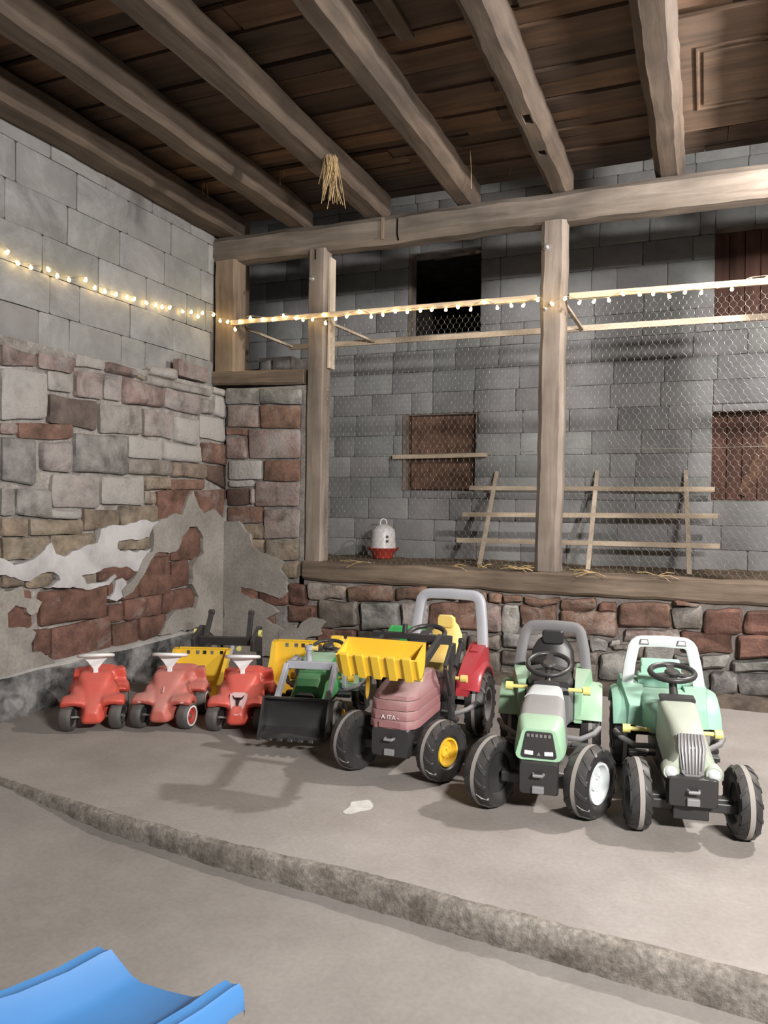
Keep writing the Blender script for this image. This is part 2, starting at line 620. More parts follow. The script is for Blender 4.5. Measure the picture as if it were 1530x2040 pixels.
def stone_mesh(name, q, nrm, proud, n=4, jit=0.012, back=0.05, seed=0.0, inset=0.12, shrink=0.006):
    """q = tl,tr,br,bl on the wall plane; a cushioned irregular face standing proud of it"""
    tl, tr, br, bl = [Vector(p) for p in q]
    c = (tl + tr + br + bl) / 4
    wid = ((tr - tl).length + (br - bl).length) / 2
    hei = ((tl - bl).length + (tr - br).length) / 2
    ex = min(0.020 / max(wid, .01), 0.2)
    ey = min(0.020 / max(hei, .01), 0.2)
    us = [0, ex] + [ex + (1 - 2 * ex) * k / (n - 1) for k in range(1, n - 1)] + [1 - ex, 1]
    vs_ = [0, ey] + [ey + (1 - 2 * ey) * k / (n - 1) for k in range(1, n - 1)] + [1 - ey, 1]
    nx, ny = len(us), len(vs_)
    vs, fs = [], []
    for j, v in enumerate(vs_):
        for i, u in enumerate(us):
            p = lerp(lerp(tl, tr, u), lerp(bl, br, u), v)
            p = p + (c - p).normalized() * shrink
            edge = i in (0, nx - 1) or j in (0, ny - 1)
            nn = nz3(p, 7.0, seed)
            pl = nn - nrm * nn.dot(nrm)
            p = p + pl * jit * (1.0 if edge else 0.4)
            off = proud * (0.5 if edge else 1.0) + nz3(p, 9.0, seed + 3).x * jit * (0.6 if edge else 1.3)
            if (i in (0, nx - 1)) and (j in (0, ny - 1)):
                p = p + (c - p).normalized() * 0.007
                off = proud * 0.3
            vs.append(p + nrm * off - c)
    for j in range(ny - 1):
        for i in range(nx - 1):
            fs.append((j * nx + i, j * nx + i + 1, (j + 1) * nx + i + 1, (j + 1) * nx + i))
    per = [i for i in range(nx)] + [j * nx + nx - 1 for j in range(1, ny)] + [(ny - 1) * nx + i for i in range(nx - 2, -1, -1)] + [j * nx for j in range(ny - 2, 0, -1)]
    b0 = len(vs)
    for i in per:
        vs.append(vs[i] - nrm * (proud * 0.3 + back))
    k = len(per)
    for i in range(k):
        fs.append((per[i], b0 + i, b0 + (i + 1) % k, per[(i + 1) % k]))
    me = D.meshes.new(name)
    me.from_pydata([tuple(v) for v in vs], [], fs)
    bm = bmesh.new()
    bm.from_mesh(me)
    bmesh.ops.recalc_face_normals(bm, faces=bm.faces)
    # an open shell: make sure the face looks outwards
    bm.faces.ensure_lookup_table()
    if bm.faces[0].normal.dot(nrm) < 0:
        bmesh.ops.reverse_faces(bm, faces=bm.faces)
    bm.to_mesh(me)
    bm.free()
    for p in me.polygons:
        p.use_smooth = True
    me.set_sharp_from_angle(angle=R(50))
    return me, c


def put_stone(name, q, nrm, proud, parent, col, wash=0.0, mat='stone', **kw):
    me, c = stone_mesh(name, q, nrm, proud, seed=rnd.uniform(0, 80), **kw)
    me.materials.append(M[mat])
    o = D.objects.new(name, me)
    COL.objects.link(o)
    o.parent = parent
    o.location = c - parent.location
    k = rnd.uniform(0.88, 1.12)
    o.color = (col[0] * k, col[1] * k * rnd.uniform(.97, 1.03), col[2] * k, wash)
    return o


STC = {'G': ((0.25, 0.225, 0.205), 0.46), 'P': ((0.25, 0.180, 0.160), 0.42), 'R': ((0.170, 0.088, 0.066), 0.22),
       'T': ((0.25, 0.20, 0.15), 0.30), 'W': ((0.34, 0.32, 0.30), 0.62), 'D': ((0.125, 0.10, 0.085), 0.16),
       'B': ((0.23, 0.22, 0.21), 0.30), 'O': ((0.20, 0.118, 0.086), 0.26), 'K': ((0.10, 0.062, 0.050), 0.12),
       'L': ((0.27, 0.22, 0.215), 0.46), 'M': ((0.17, 0.145, 0.125), 0.28)}


def plaster(name, pts, nrm, thick, mat, parent, seed=1.0, jag=0.016):
    """coat of plaster: outline with a broken edge, real thickness"""
    pts = [Vector(p) for p in pts]
    out = []
    for i, p in enumerate(pts):
        q = pts[(i + 1) % len(pts)]
        k = max(1, int((q - p).length / 0.035))
        for j in range(k):
            v = lerp(p, q, j / k)
            n = nz3(v, 14.0, seed) * jag + nz3(v, 40.0, seed) * jag * 0.5
            out.append(v + n - nrm * n.dot(nrm))
    c = sum(out, Vector()) / len(out)
    bm = bmesh.new()
    vs = [bm.verts.new(v - c + nrm * thick) for v in out]
    f = bm.faces.new(vs)
    ret = bmesh.ops.extrude_face_region(bm, geom=[f])
    ev = [g for g in ret['geom'] if isinstance(g, bmesh.types.BMVert)]
    bmesh.ops.translate(bm, verts=ev, vec=-nrm * (thick + 0.01))
    bmesh.ops.recalc_face_normals(bm, faces=bm.faces)
    bmesh.ops.triangulate(bm, faces=[x for x in bm.faces if len(x.verts) > 4])
    me = D.meshes.new(name)
    bm.to_mesh(me)
    bm.free()
    me.materials.append(M[mat])
    o = D.objects.new(name, me)
    COL.objects.link(o)
    o.parent = parent
    o.location = c - parent.location
    return o


# ================================================================== STRUCTURE
XL, XB = -3.97, -4.10          # stone face and block face of the left wall
YP, YB = 5.85, 8.80            # partition plane, far coop wall
ZC = 0.70                      # coop floor
NX, NYm = Vector((1, 0, 0)), Vector((0, -1, 0))


def edge_y(x):
    pts = [(-6, 3.0), (-3.1, 2.735), (-2.385, 2.63), (-1.7, 2.575), (-1.17, 2.565), (-0.6, 2.52), (-0.2, 2.49), (0.19, 2.465), (4, 2.2)]
    for (a, ya), (b, yb) in zip(pts, pts[1:]):
        if x <= b:
            return lerp(ya, yb, (x - a) / (b - a))
    return 2.2


def low_z(x):
    pts = [(-9, -0.002), (-3.25, -0.004), (-3.0, -0.025), (-2.4, -0.075), (-1.2, -0.108), (0.2, -0.125), (9, -0.125)]
    for (a, ya), (b, yb) in zip(pts, pts[1:]):
        if x <= b:
            return lerp(ya, yb, (x - a) / (b - a))
    return -0.125


# raised concrete platform with a broken front edge
mb = MB()
nxs = 260
x0, x1 = -4.4, 3.2
rows = []
prof = [(0.10, 0.0), (0.035, 0.0), (0.004, -0.004), (-0.004, -0.022), (-0.006, -0.05), (-0.004, -0.08), (0.0, -0.11), (0.004, -0.16)]
for i in range(nxs + 1):
    x = lerp(x0, x1, i / nxs)
    r_ = [Vector((x, 6.1, 0)), Vector((x, 4.4, 0)), Vector((x, 3.2, 0))]
    e = edge_y(x)
    for k, (dy, dz) in enumerate(prof):
        p = Vector((x, e + dy, dz))
        if k >= 1:
            n = nz3(p, 9, 4.0) * 0.010 + nz3(p, 33, 2.0) * 0.008
            if k == 1:
                n = Vector((0, n.y, 0))
            if k == 2:
                n = Vector((0, n.y * 1.3, -abs(n.z) * 0.6))
            p = p + n
        r_.append(p)
    rows.append(r_)
n = len(rows[0])
vs = [p for r_ in rows for p in r_]
fs, mi = [], []
for i in range(nxs):
    for j in range(n - 1):
        fs.append((i * n + j, i * n + j + 1, (i + 1) * n + j + 1, (i + 1) * n + j))
        mi.append(0 if j < 4 else 1)
mb.add(vs, fs)
mb.mi = mi
platform = struct(mb.build('floor_platform', ['floor', 'edge'], smooth=60), 'raised concrete platform with a broken front edge')
# lower floor, sloping up to meet the platform at the left
mb = MB()
xs = [-7, -4.4] + [-3.6 + 0.1 * k for k in range(0, 20)] + [-1.2, 0.2, 2, 5]
vs, fs = [], []
for x in xs:
    for y in (-3.0, 0.5, 2.0, 3.15):
        vs.append((x, y, low_z(x)))
for i in range(len(xs) - 1):
    for j in range(3):
        fs.append((i * 4 + j, i * 4 + 4 + j, i * 4 + 5 + j, i * 4 + 1 + j))
mb.add(vs, fs)
struct(mb.build('floor', 'floor2', smooth=60), 'lower concrete floor in front of the platform')

# ---- left wall
mb = MB()
mb.box((-4.29, 3.0, 1.15), (0.60, 6.1, 2.4))
wl = struct(mb.build('wall_left', 'mortar_light', origin=(-4.3, 3.0, -0.05)), 'left barn wall, concrete blocks above old sandstone and plaster')


def qleft(x0, t0, b0, x1, t1, b1, sc=3.139, oy=700, X=XL):
    f = lambda x, y: onx(x / sc, oy + y / sc, X)
    return f(x0, t0), f(x1, t1), f(x1, b1), f(x0, b0)


left_stones = [
    (-250, -190, -20, 0, -55, 90, 'P'), (0, -55, 90, 235, 25, 100, 'P'), (235, 10, 110, 455, 45, 140, 'P'), (460, 20, 95, 655, 55, 115, 'G'), (660, 60, 130, 850, 110, 165, 'P'),
    (-250, -10, 330, -5, 90, 430, 'W'), (0, 95, 430, 285, 125, 425, 'W'), (292, 125, 245, 455, 150, 270, 'G'), (465, 115, 285, 640, 135, 305, 'P'), (642, 135, 300, 755, 150, 320, 'L'),
    (765, 155, 325, 1015, 230, 355, 'P'), (1022, 225, 355, 1250, 285, 405, 'L'), (1255, 290, 385, 1330, 305, 400, 'G'), (1337, 270, 400, 1408, 295, 425, 'W'),
    (855, 130, 165, 905, 150, 190, 'T'), (910, 150, 205, 1325, 240, 285, 'G'), (1330, 215, 262, 1408, 245, 290, 'W'),
    (1110, 40, 150, 1300, 110, 205, 'P'), (930, 90, 145, 1105, 110, 185, 'G'),
    (300, 265, 440, 600, 310, 500, 'D'), (618, 320, 510, 885, 345, 525, 'G'), (892, 355, 525, 1078, 400, 555, 'L'), (1082, 400, 560, 1235, 425, 590, 'W'), (1240, 400, 540, 1405, 425, 570, 'W'),
    (-250, 330, 440, -5, 430, 515, 'G'), (0, 440, 510, 105, 445, 525, 'P'), (110, 440, 545, 455, 450, 550, 'O'),
    (-250, 440, 760, -5, 520, 815, 'B'), (0, 525, 810, 222, 550, 845, 'B'), (252, 560, 745, 448, 565, 765, 'L'), (460, 510, 755, 790, 525, 775, 'B'),
    (795, 530, 665, 1010, 560, 680, 'W'), (1015, 560, 680, 1250, 595, 705, 'W'), (1257, 565, 690, 1410, 580, 715, 'O'),
    (795, 670, 765, 1065, 680, 780, 'M'), (1070, 690, 780, 1285, 705, 800, 'T'), (1290, 705, 800, 1410, 715, 860, 'K'),
    (-250, 760, 980, -5, 820, 1030, 'W'), (0, 850, 1030, 88, 855, 1030, 'G'), (95, 855, 1020, 312, 860, 1050, 'B'), (318, 765, 970, 618, 780, 985, 'L'), (625, 775, 955, 895, 780, 965, 'W'),
    (902, 782, 868, 1058, 790, 868, 'T'), (1062, 795, 862, 1280, 805, 862, 'O'),
    (895, 870, 955, 970, 875, 960, 'T'), (976, 868, 1060, 1190, 860, 1060, 'R'), (1195, 865, 1040, 1410, 862, 1045, 'R'),
    (-250, 990, 1130, -5, 1035, 1160, 'T'), (0, 1040, 1155, 172, 1040, 1160, 'T'), (176, 1050, 1150, 512, 1055, 1145, 'T'), (302, 985, 1048, 508, 990, 1050, 'W'), (516, 985, 1120, 738, 985, 1120, 'T'), (742, 965, 1090, 982, 960, 1085, 'T'),
    (-250, 1135, 1300, -5, 1165, 1300, 'T'), (0, 1165, 1310, 300, 1155, 1300, 'T'), (305, 1150, 1300, 600, 1130, 1260, 'T'), (604, 1120, 1240, 930, 1090, 1240, 'T'),
    (-250, 1310, 1470, -5, 1400, 1480, 'T'), (0, 1390, 1480, 140, 1385, 1475, 'T'), (145, 1380, 1480, 330, 1370, 1475, 'T'), (335, 1370, 1480, 600, 1340, 1460, 'T'), (604, 1335, 1440, 850, 1310, 1430, 'R'),
    (-250, 1500, 1760, -5, 1490, 1740, 'R'), (0, 1490, 1740, 190, 1490, 1730, 'R'), (238, 1505, 1720, 665, 1450, 1660, 'R'), (668, 1445, 1575, 860, 1410, 1540, 'R'), (668, 1585, 1700, 770, 1575, 1690, 'R'),
    (200, 1735, 1890, 310, 1725, 1905, 'R'), (315, 1730, 1940, 690, 1650, 1880, 'R'), (694, 1705, 1880, 860, 1680, 1830, 'R'), (775, 1560, 1680, 1005, 1500, 1650, 'R'),
    (862, 1390, 1545, 1060, 1380, 1520, 'R'), (1062, 1310, 1480, 1175, 1300, 1460, 'R'), (1010, 1500, 1640, 1215, 1470, 1610, 'R'), (865, 1665, 1830, 1030, 1640, 1760, 'R'),
    (870, 1285, 1400, 1060, 1270, 1395, 'R'), (1062, 1100, 1310, 1245, 1090, 1300, 'R'), (935, 1240, 1300, 1058, 1230, 1290, 'O'),
    (1220, 1430, 1570, 1410, 1420, 1560, 'R'), (1220, 1570, 1700, 1410, 1560, 1700, 'R'), (-250, 1770, 2080, -5, 1760, 2030, 'B'), (0, 1750, 2030, 195, 1745, 1960, 'B'),
]
for (a, b, c_, d, e, f, k) in left_stones:
    col, ws = STC[k]
    put_stone('stone', qleft(a, b, c_, d, e, f), NX, rnd.uniform(0.016, 0.038), wl, col, max(0, ws + rnd.uniform(-.08, .08)))


def pl(pts, sc=3.139, oy=700, X=XL):
    return [onx(x / sc, oy + y / sc, X) for x, y in pts]


plaster('plaster_coat', pl([(975, 1060), (1050, 1015), (1110, 1010), (1150, 900), (1182, 868), (1212, 970), (1250, 1010), (1300, 985), (1370, 1045), (1390, 930), (1411, 905), (1412, 1300), (1412, 1790), (1330, 1795), (1240, 1715), (970, 1775), (1010, 1690), (1065, 1620), (1190, 1600), (1215, 1530), (1172, 1450), (1180, 1320), (1240, 1260), (1240, 1160), (1205, 1098), (1160, 1095), (1115, 1150), (1085, 1240), (1030, 1270), (990, 1245), (940, 1255), (900, 1330), (850, 1420), (800, 1500), (740, 1540), (730, 1490), (800, 1420), (835, 1370), (860, 1300), (920, 1250), (935, 1170), (925, 1110)]),
        NX, 0.050, 'plaster', wl, 3.0)
plaster('plaster_coat', pl([(-240, 1330), (0, 1300), (60, 1340), (180, 1290), (250, 1240), (290, 1185), (320, 1262), (400, 1275), (470, 1230), (580, 1195), (600, 1110), (660, 1080), (720, 1092), (870, 1060), (975, 1060), (925, 1110), (905, 1165), (800, 1172), (710, 1180), (700, 1240), (800, 1250), (918, 1235), (860, 1300), (835, 1370), (760, 1352), (680, 1350), (620, 1372), (480, 1410), (520, 1450), (600, 1450), (690, 1400), (700, 1425), (650, 1462), (540, 1480), (430, 1475), (330, 1482), (270, 1470), (350, 1430), (330, 1395), (270, 1378), (230, 1392), (150, 1435), (0, 1400), (-240, 1430)]),
        NX, 0.044, 'plaster_white', wl, 8.0, jag=0.02)
plaster('plaster_coat', pl([(-240, 1500), (0, 1495), (120, 1482), (130, 1535), (230, 1560), (190, 1640), (160, 1660), (130, 1600), (60, 1590), (20, 1640), (10, 1725), (110, 1720), (190, 1745), (150, 1870), (220, 1885), (320, 1950), (150, 2010), (0, 2060), (-240, 2120)]),
        NX, 0.046, 'plaster', wl, 5.0)
plaster('plaster_coat', pl([(690, 1430), (735, 1410), (760, 1440), (770, 1520), (700, 1560), (655, 1545), (690, 1500)]), NX, 0.042, 'plaster_white', wl, 6.0)

# concrete blocks of the upper left wall
wu = struct(MB().box((-4.37, 3.0, 3.16), (0.50, 6.1, 1.62)).build('wall_left_upper', 'mortar', recenter=True), 'upper left barn wall of concrete blocks')
zl = [2.335, 2.595, 2.85, 3.105, 3.37, 3.63, 3.89]
for ci in range(len(zl) - 1):
    y = -0.2 + 0.27 * (ci % 2) + rnd.uniform(-.06, .06)
    while y < 5.86:
        L_ = rnd.choice([0.52, 0.52, 0.52, 0.5, 0.27])
        y2 = min(y + L_, 5.87)
        if y2 - y > 0.06 and y2 > 2.2:
            g = rnd.uniform(.20, .235)
            put_stone('block', (Vector((XB, y, zl[ci + 1])), Vector((XB, y2, zl[ci + 1])), Vector((XB, y2, zl[ci])), Vector((XB, y, zl[ci]))), NX, rnd.uniform(0.006, 0.014), wu,
                      (g, g * .985, g * .965), rnd.uniform(.2, .42), mat='block', n=3, jit=0.004, shrink=0.003)
        y = y2

# ---- kerb along the foot of the left wall
rings = []
for i in range(46):
    y = lerp(1.2, 5.56, i / 45)
    dz = 0.0 if i < 43 else -(i - 42) * 0.035
    ring = []
    for (x, z) in ((-4.0, -0.01), (-3.895, -0.01), (-3.90, 0.10), (-3.905, 0.20), (-3.912, 0.255), (-3.93, 0.28 + dz), (-3.965, 0.288 + dz), (-4.0, 0.29 + dz)):
        p = Vector((x, y, max(z, -0.01)))
        if z > 0:
            p += nz3(p, 6, 9) * 0.010 + nz3(p, 20, 5) * 0.005
        ring.append(p)
    rings.append(ring)
mb = MB().loft(rings)
for fi, f in enumerate(mb.f):
    c_ = sum((mb.v[i] for i in f), Vector()) / len(f)
    mb.mi[fi] = 1 if c_.z > 0.25 else 0
struct(mb.build('trim_1', ['curb', 'curb_top'], smooth=50, recenter=True), 'tarred concrete kerb along the foot of the left wall')

# ---- stone pier beside the left wall
mb = MB().box((-3.555, 6.06, 1.16), (0.80, 0.36, 2.38))
wp = struct(mb.build('wall_pier', 'mortar_light', origin=(-3.55, 6.06, -0.02)), 'sandstone and plaster pier between the left wall and the coop')


def qy(x0, y0, x1, y1, sc, ox, oy, Y=YP):
    f = lambda x, y: ony(ox + x / sc, oy + y / sc, Y)
    return f(x0, y0), f(x1, y0), f(x1, y1), f(x0, y1)


for (a, b, c_, d, k) in [(180, 120, 430, 240, 'B'), (430, 125, 735, 238, 'B'), (200, 245, 428, 408, 'P'), (432, 242, 722, 412, 'O'), (183, 412, 345, 465, 'O'), (183, 470, 345, 635, 'P'), (352, 418, 722, 630, 'P'),
                        (205, 645, 450, 785, 'W'), (458, 640, 722, 798, 'O'), (205, 788, 385, 838, 'W'), (192, 842, 355, 972, 'K'), (360, 845, 392, 965, 'P'), (396, 802, 716, 980, 'P'),
                        (200, 978, 452, 1105, 'O'), (460, 995, 714, 1215, 'P'), (190, 1108, 455, 1210, 'T'), (470, 1220, 708, 1370, 'T'), (185, 1215, 465, 1370, 'T'), (560, 1375, 708, 1505, 'T'), (186, 1375, 555, 1540, 'T'),
                        (186, 1545, 420, 1700, 'R'), (425, 1545, 640, 1690, 'R'), (186, 1705, 540, 1840, 'R'), (186, 1845, 540, 2060, 'R')]:
    col, ws = STC[k]
    put_stone('stone', qy(a, b, c_, d, 3.643, 400, 740), NYm, rnd.uniform(0.012, 0.03), wp, col, max(0, ws + rnd.uniform(-.08, .05)))
ply = lambda pts: [ony(400 + x / 3.643, 740 + y / 3.643, YP) for x, y in pts]
plaster('plaster_coat', ply([(180, 1090), (290, 1085), (370, 1180), (385, 1270), (480, 1330), (620, 1380), (600, 1430), (640, 1500), (640, 1600), (590, 1650), (540, 1630), (430, 1590), (310, 1555), (300, 1590), (380, 1645), (450, 1650), (540, 1705), (575, 1745), (520, 1770), (490, 1800), (560, 1840), (620, 1860), (700, 1830), (700, 2060), (180, 2060)]),
        NYm, 0.042, 'plaster', wp, 2.0)

# ---- stone base under the sill beam
mb = MB().box((-0.4, 6.06, 0.355), (5.6, 0.36, 0.73))
wb = struct(mb.build('wall_base', 'mortar', origin=(-0.4, 6.06, -0.01)), 'low rubble sandstone wall under the sill beam')
base_a = [(110, 262, 350, 362, 'T'), (358, 275, 660, 370, 'O'), (665, 285, 862, 372, 'O'), (866, 300, 1060, 372, 'O'), (1064, 305, 1250, 385, 'O'), (1255, 320, 1338, 395, 'O'), (-20, 262, 105, 395, 'R'), (-20, 400, 160, 505, 'R'),
          (180, 372, 430, 535, 'M'), (445, 378, 695, 552, 'B'), (705, 385, 875, 552, 'P'), (880, 378, 1190, 560, 'O'), (1195, 390, 1338, 575, 'P'), (160, 540, 420, 640, 'R'), (424, 560, 700, 690, 'M'), (704, 560, 930, 690, 'R'), (935, 568, 1120, 690, 'M'), (1124, 585, 1338, 690, 'M'),
          (60, 640, 400, 760, 'R'), (404, 695, 760, 830, 'R'), (764, 695, 1100, 830, 'M'), (1105, 695, 1338, 830, 'M'), (60, 765, 400, 900, 'R'), (404, 835, 800, 960, 'R'), (804, 835, 1338, 960, 'R')]
base_b = [(0, 302, 122, 348, 'O'), (128, 312, 338, 362, 'O'), (342, 322, 552, 388, 'O'), (556, 332, 665, 402, 'R'), (0, 355, 98, 520, 'G'), (102, 365, 322, 485, 'O'), (345, 390, 668, 540, 'O'), (672, 342, 978, 488, 'O'), (985, 372, 1155, 505, 'M'), (985, 345, 1130, 368, 'R'),
          (1162, 378, 1388, 525, 'R'), (1395, 385, 1640, 528, 'R'), (500, 545, 612, 625, 'B'), (616, 545, 682, 595, 'G'), (690, 495, 1020, 572, 'P'), (1026, 510, 1332, 640, 'R'), (1345, 532, 1640, 668, 'R'),
          (0, 525, 240, 612, 'B'), (245, 490, 498, 560, 'M'), (245, 565, 498, 700, 'M'), (502, 630, 560, 720, 'M'), (566, 628, 718, 782, 'B'), (630, 598, 740, 625, 'M'), (744, 580, 815, 680, 'M'), (820, 580, 982, 690, 'B'), (986, 645, 1128, 705, 'B'), (1130, 648, 1312, 722, 'B'), (1315, 672, 1640, 745, 'B'),
          (0, 616, 240, 705, 'M'), (0, 710, 250, 850, 'M'), (254, 705, 560, 850, 'M'), (724, 690, 980, 830, 'M'), (985, 710, 1090, 840, 'M'), (1095, 728, 1196, 845, 'B'), (1200, 745, 1360, 872, 'B'), (1364, 750, 1640, 890, 'B')]
for (lst, sc, ox, oy) in ((base_a, 3.1875, 580, 1080), (base_b, 2.887, 1000, 1080)):
    for (a, b, c_, d, k) in lst:
        q = qy(a, b, c_, d, sc, ox, oy)
        if max(p.z for p in q) < 0.02:
            continue
        q = [Vector((p.x, p.y, max(p.z, 0.012))) for p in q]
        col, ws = STC[k]
        put_stone('stone', q, NYm, rnd.uniform(0.02, 0.055), wb, col, max(0, ws + rnd.uniform(-.06, .10)), jit=0.03)
for k in range(7):
    xx = 0.62 + k * 0.36
    for j in range(3):
        put_stone('stone', (Vector((xx, YP, .2 * j + .21)), Vector((xx + .34, YP, .2 * j + .21)), Vector((xx + .34, YP, .2 * j + .02)), Vector((xx, YP, .2 * j + .02))), NYm, 0.03, wb, STC['O'][0], 0.08)
plyb = lambda pts: [ony(580 + x / 3.1875, 1080 + y / 3.1875, YP) for x, y in pts]
plaster('plaster_coat', plyb([(-60, 560), (60, 540), (90, 500), (130, 470), (180, 480), (235, 500), (200, 545), (210, 580), (120, 600), (60, 640), (-20, 660), (-60, 640)]), NYm, 0.05, 'plaster', wb, 4.0)
# earthy ledge at the foot of the base
rings = []
for i in range(60):
    x = lerp(-3.1, 2.2, i / 59)
    ring = []
    for (y, z) in ((5.86, -0.01), (5.70, -0.01), (5.705, 0.035), (5.74, 0.062), (5.80, 0.075), (5.86, 0.085)):
        p = Vector((x, y, z))
        ring.append(p + (nz3(p, 5, 3) * 0.012 if z > 0 else Vector()))
    rings.append(ring)
struct(MB().loft(rings).build('trim_2', 'mortar_dark', smooth=60, recenter=True), 'low earthy ledge at the foot of the sandstone base')

# ---- far coop wall of concrete blocks with four openings
holes = {'window_1': (-3.344, -2.445, 3.37, 4.352), 'window_2': (0.056, 0.95, 3.26, 4.25), 'window_3': (-3.381, -2.49, 1.51, 2.415), 'window_4': (0.058, 0.95, 1.43, 2.350)}
xs = sorted({-6.6, 2.2} | {h[0] for h in holes.values()} | {h[1] for h in holes.values()})
zs = sorted({0.0, 5.35} | {h[2] for h in holes.values()} | {h[3] for h in holes.values()})
mb = MB()
for xa, xb_ in zip(xs, xs[1:]):
    for za, zb in zip(zs, zs[1:]):
        cx_, cz_ = (xa + xb_) / 2, (za + zb) / 2
        if any(h[0] < cx_ < h[1] and h[2] < cz_ < h[3] for h in holes.values()):
            continue
        mb.box((cx_, YB + 0.145, cz_), (xb_ - xa, 0.25, zb - za))
wk = struct(mb.build('wall_back', 'mortar', origin=(-2.2, YB + 0.145, 0)), 'far coop wall of grey concrete blocks')


def cut(rects, h):
    out = []
    for (a, b, c_, d) in rects:
        if b <= h[0] or a >= h[1] or d <= h[2] or c_ >= h[3]:
            out.append((a, b, c_, d))
            continue
        zl_, zh = max(c_, h[2]), min(d, h[3])
        if a < h[0]:
            out.append((a, h[0], c_, d))
        if b > h[1]:
            out.append((h[1], b, c_, d))
        xa, xb_ = max(a, h[0]), min(b, h[1])
        if c_ < h[2]:
            out.append((xa, xb_, c_, h[2]))
        if d > h[3]:
            out.append((xa, xb_, h[3], d))
    return out


zc = 0.66
ci = 0
while zc < 5.3:
    z2 = zc + 0.2525
    x = -6.1 + (0.26 if ci % 2 else 0.0) + rnd.uniform(-.05, .05)
    while x < 1.3:
        L_ = rnd.choice([0.52, 0.52, 0.52, 0.52, 0.5, 0.27])
        rects = [(x, x + L_, zc, z2)]
        for h in holes.values():
            rects = cut(rects, h)
        for (a, b, c_, d) in rects:
            if b - a > 0.05 and d - c_ > 0.04:
                g = rnd.uniform(.255, .31)
                put_stone('block', (Vector((a, YB, d)), Vector((b, YB, d)), Vector((b, YB, c_)), Vector((a, YB, c_))), NYm, rnd.uniform(0.010, 0.022), wk,
                          (g * .985, g * .99, g), rnd.uniform(.12, .38), mat='block', n=3, jit=0.005, shrink=0.003)
        x += L_
    zc = z2
    ci += 1

# openings
h = holes['window_1']
mb = MB()
xm, zm = (h[0] + h[1]) / 2, (h[2] + h[3]) / 2
mb.box((xm, YB + 3.30, zm), (2.4, 0.05, 2.0))
for sx in (-1.2, 1.2):
    mb.box((xm + sx, YB + 1.79, zm), (0.05, 3.0, 2.0))
for sz in (-1.0, 1.0):
    mb.box((xm, YB + 1.79, zm + sz), (2.4, 3.0, 0.05))
w1 = struct(mb.build('window_1', 'mortar', recenter=True), 'black open hatch high in the far coop wall')
MB().box((h[0] + 0.018, YB + 0.03, (h[2] + h[3]) / 2), (0.036, 0.08, h[3] - h[2])).build('jamb', 'wood_grey_z', w1, origin=(h[0] + .018, YB + .03, h[2]), bevel=.004)
MB().beam((h[0] + 0.30, YB + 0.10, h[3] - 0.06), (h[0] + 0.72, YB + 0.14, h[3] - 0.02), 0.02, 0.03).build('lath', 'wood_grey', w1, origin=(h[0] + .5, YB + .1, h[3] - .06))
MB().box((h[1] - 0.06, YB + 0.10, h[3] - 0.03), (0.07, 0.03, 0.03)).build('lath', 'batten', w1, origin=(h[1] - .06, YB + .1, h[3] - .05))
for nm, diag in (('window_2', 0), ('window_4', 1)):
    h = holes[nm]
    w2 = struct(MB().box(((h[0] + h[1]) / 2, YB + 0.22, (h[2] + h[3]) / 2), (h[1] - h[0] - 0.002, 0.03, h[3] - h[2] - 0.002)).build(nm, 'shutter', recenter=True), 'opening closed by a dark red-brown plank shutter, ' + ('lower right' if diag else 'upper right') + ' of the coop wall')
    for k in range(6):
        xx = h[0] + 0.07 + k * 0.148
        MB().box((xx, YB + 0.19, (h[2] + h[3]) / 2), (0.14, 0.025, h[3] - h[2] - 0.01)).build('plank', 'shutter', w2, origin=(xx, YB + .19, h[2]), bevel=.004)
    if diag:
        MB().beam((h[0] + 0.30, YB + 0.165, h[2] + 0.05), (h[0] + 0.62, YB + 0.165, h[3] - 0.12), 0.025, 0.12, up=(1, 0, 0)).build('brace', M['boarded'], w2, origin=(h[0] + .4, YB + .165, h[2]), bevel=.004)
h = holes['window_3']
w3 = struct(MB().box(((h[0] + h[1]) / 2, YB + 0.14, (h[2] + h[3]) / 2), (h[1] - h[0] - 0.002, 0.05, h[3] - h[2] - 0.002)).build('window_3', 'boarded', recenter=True), 'opening closed by a rough brown board, in the far coop wall')
MB().box(((h[0] + h[1]) / 2 + 0.02, YB + 0.09, (h[2] + h[3]) / 2), (h[1] - h[0] - 0.10, 0.03, h[3] - h[2] - 0.03)).build('board', 'boarded', w3, origin=(h[0] + .45, YB + .09, h[2]), bevel=.006)
MB().box((h[0] + 0.02, YB + 0.02, (h[2] + h[3]) / 2), (0.045, 0.10, h[3] - h[2])).build('jamb', 'wood_grey_z', w3, origin=(h[0] + .02, YB + .02, h[2]), bevel=.004)

# coop floor with litter, coop side walls
mb = MB()
nx_, ny_ = 90, 36
vs = []
for j in range(ny_ + 1):
    for i in range(nx_ + 1):
        p = Vector((lerp(-6.4, 2.1, i / nx_), lerp(6.2, 8.80, j / ny_), ZC))
        p.z += 0.03 * nz3(p, 1.6, 2).z + 0.018 * nz3(p, 7, 2).z + 0.04 * max(0, j / ny_ - .8)
        vs.append(p)
mb.add(vs, [(j * (nx_ + 1) + i, j * (nx_ + 1) + i + 1, (j + 1) * (nx_ + 1) + i + 1, (j + 1) * (nx_ + 1) + i) for j in range(ny_) for i in range(nx_)])
struct(mb.build('floor_coop', 'litter', smooth=80, origin=(-2, 7.4, ZC)), 'straw littered raised floor of the chicken coop')
stub = struct(MB().box((-4.83, 8.45, 1.9), (0.45, 0.5, 2.4)).build('wall_stub', 'mortar', recenter=True), 'broken limewashed masonry stub in the coop corner')
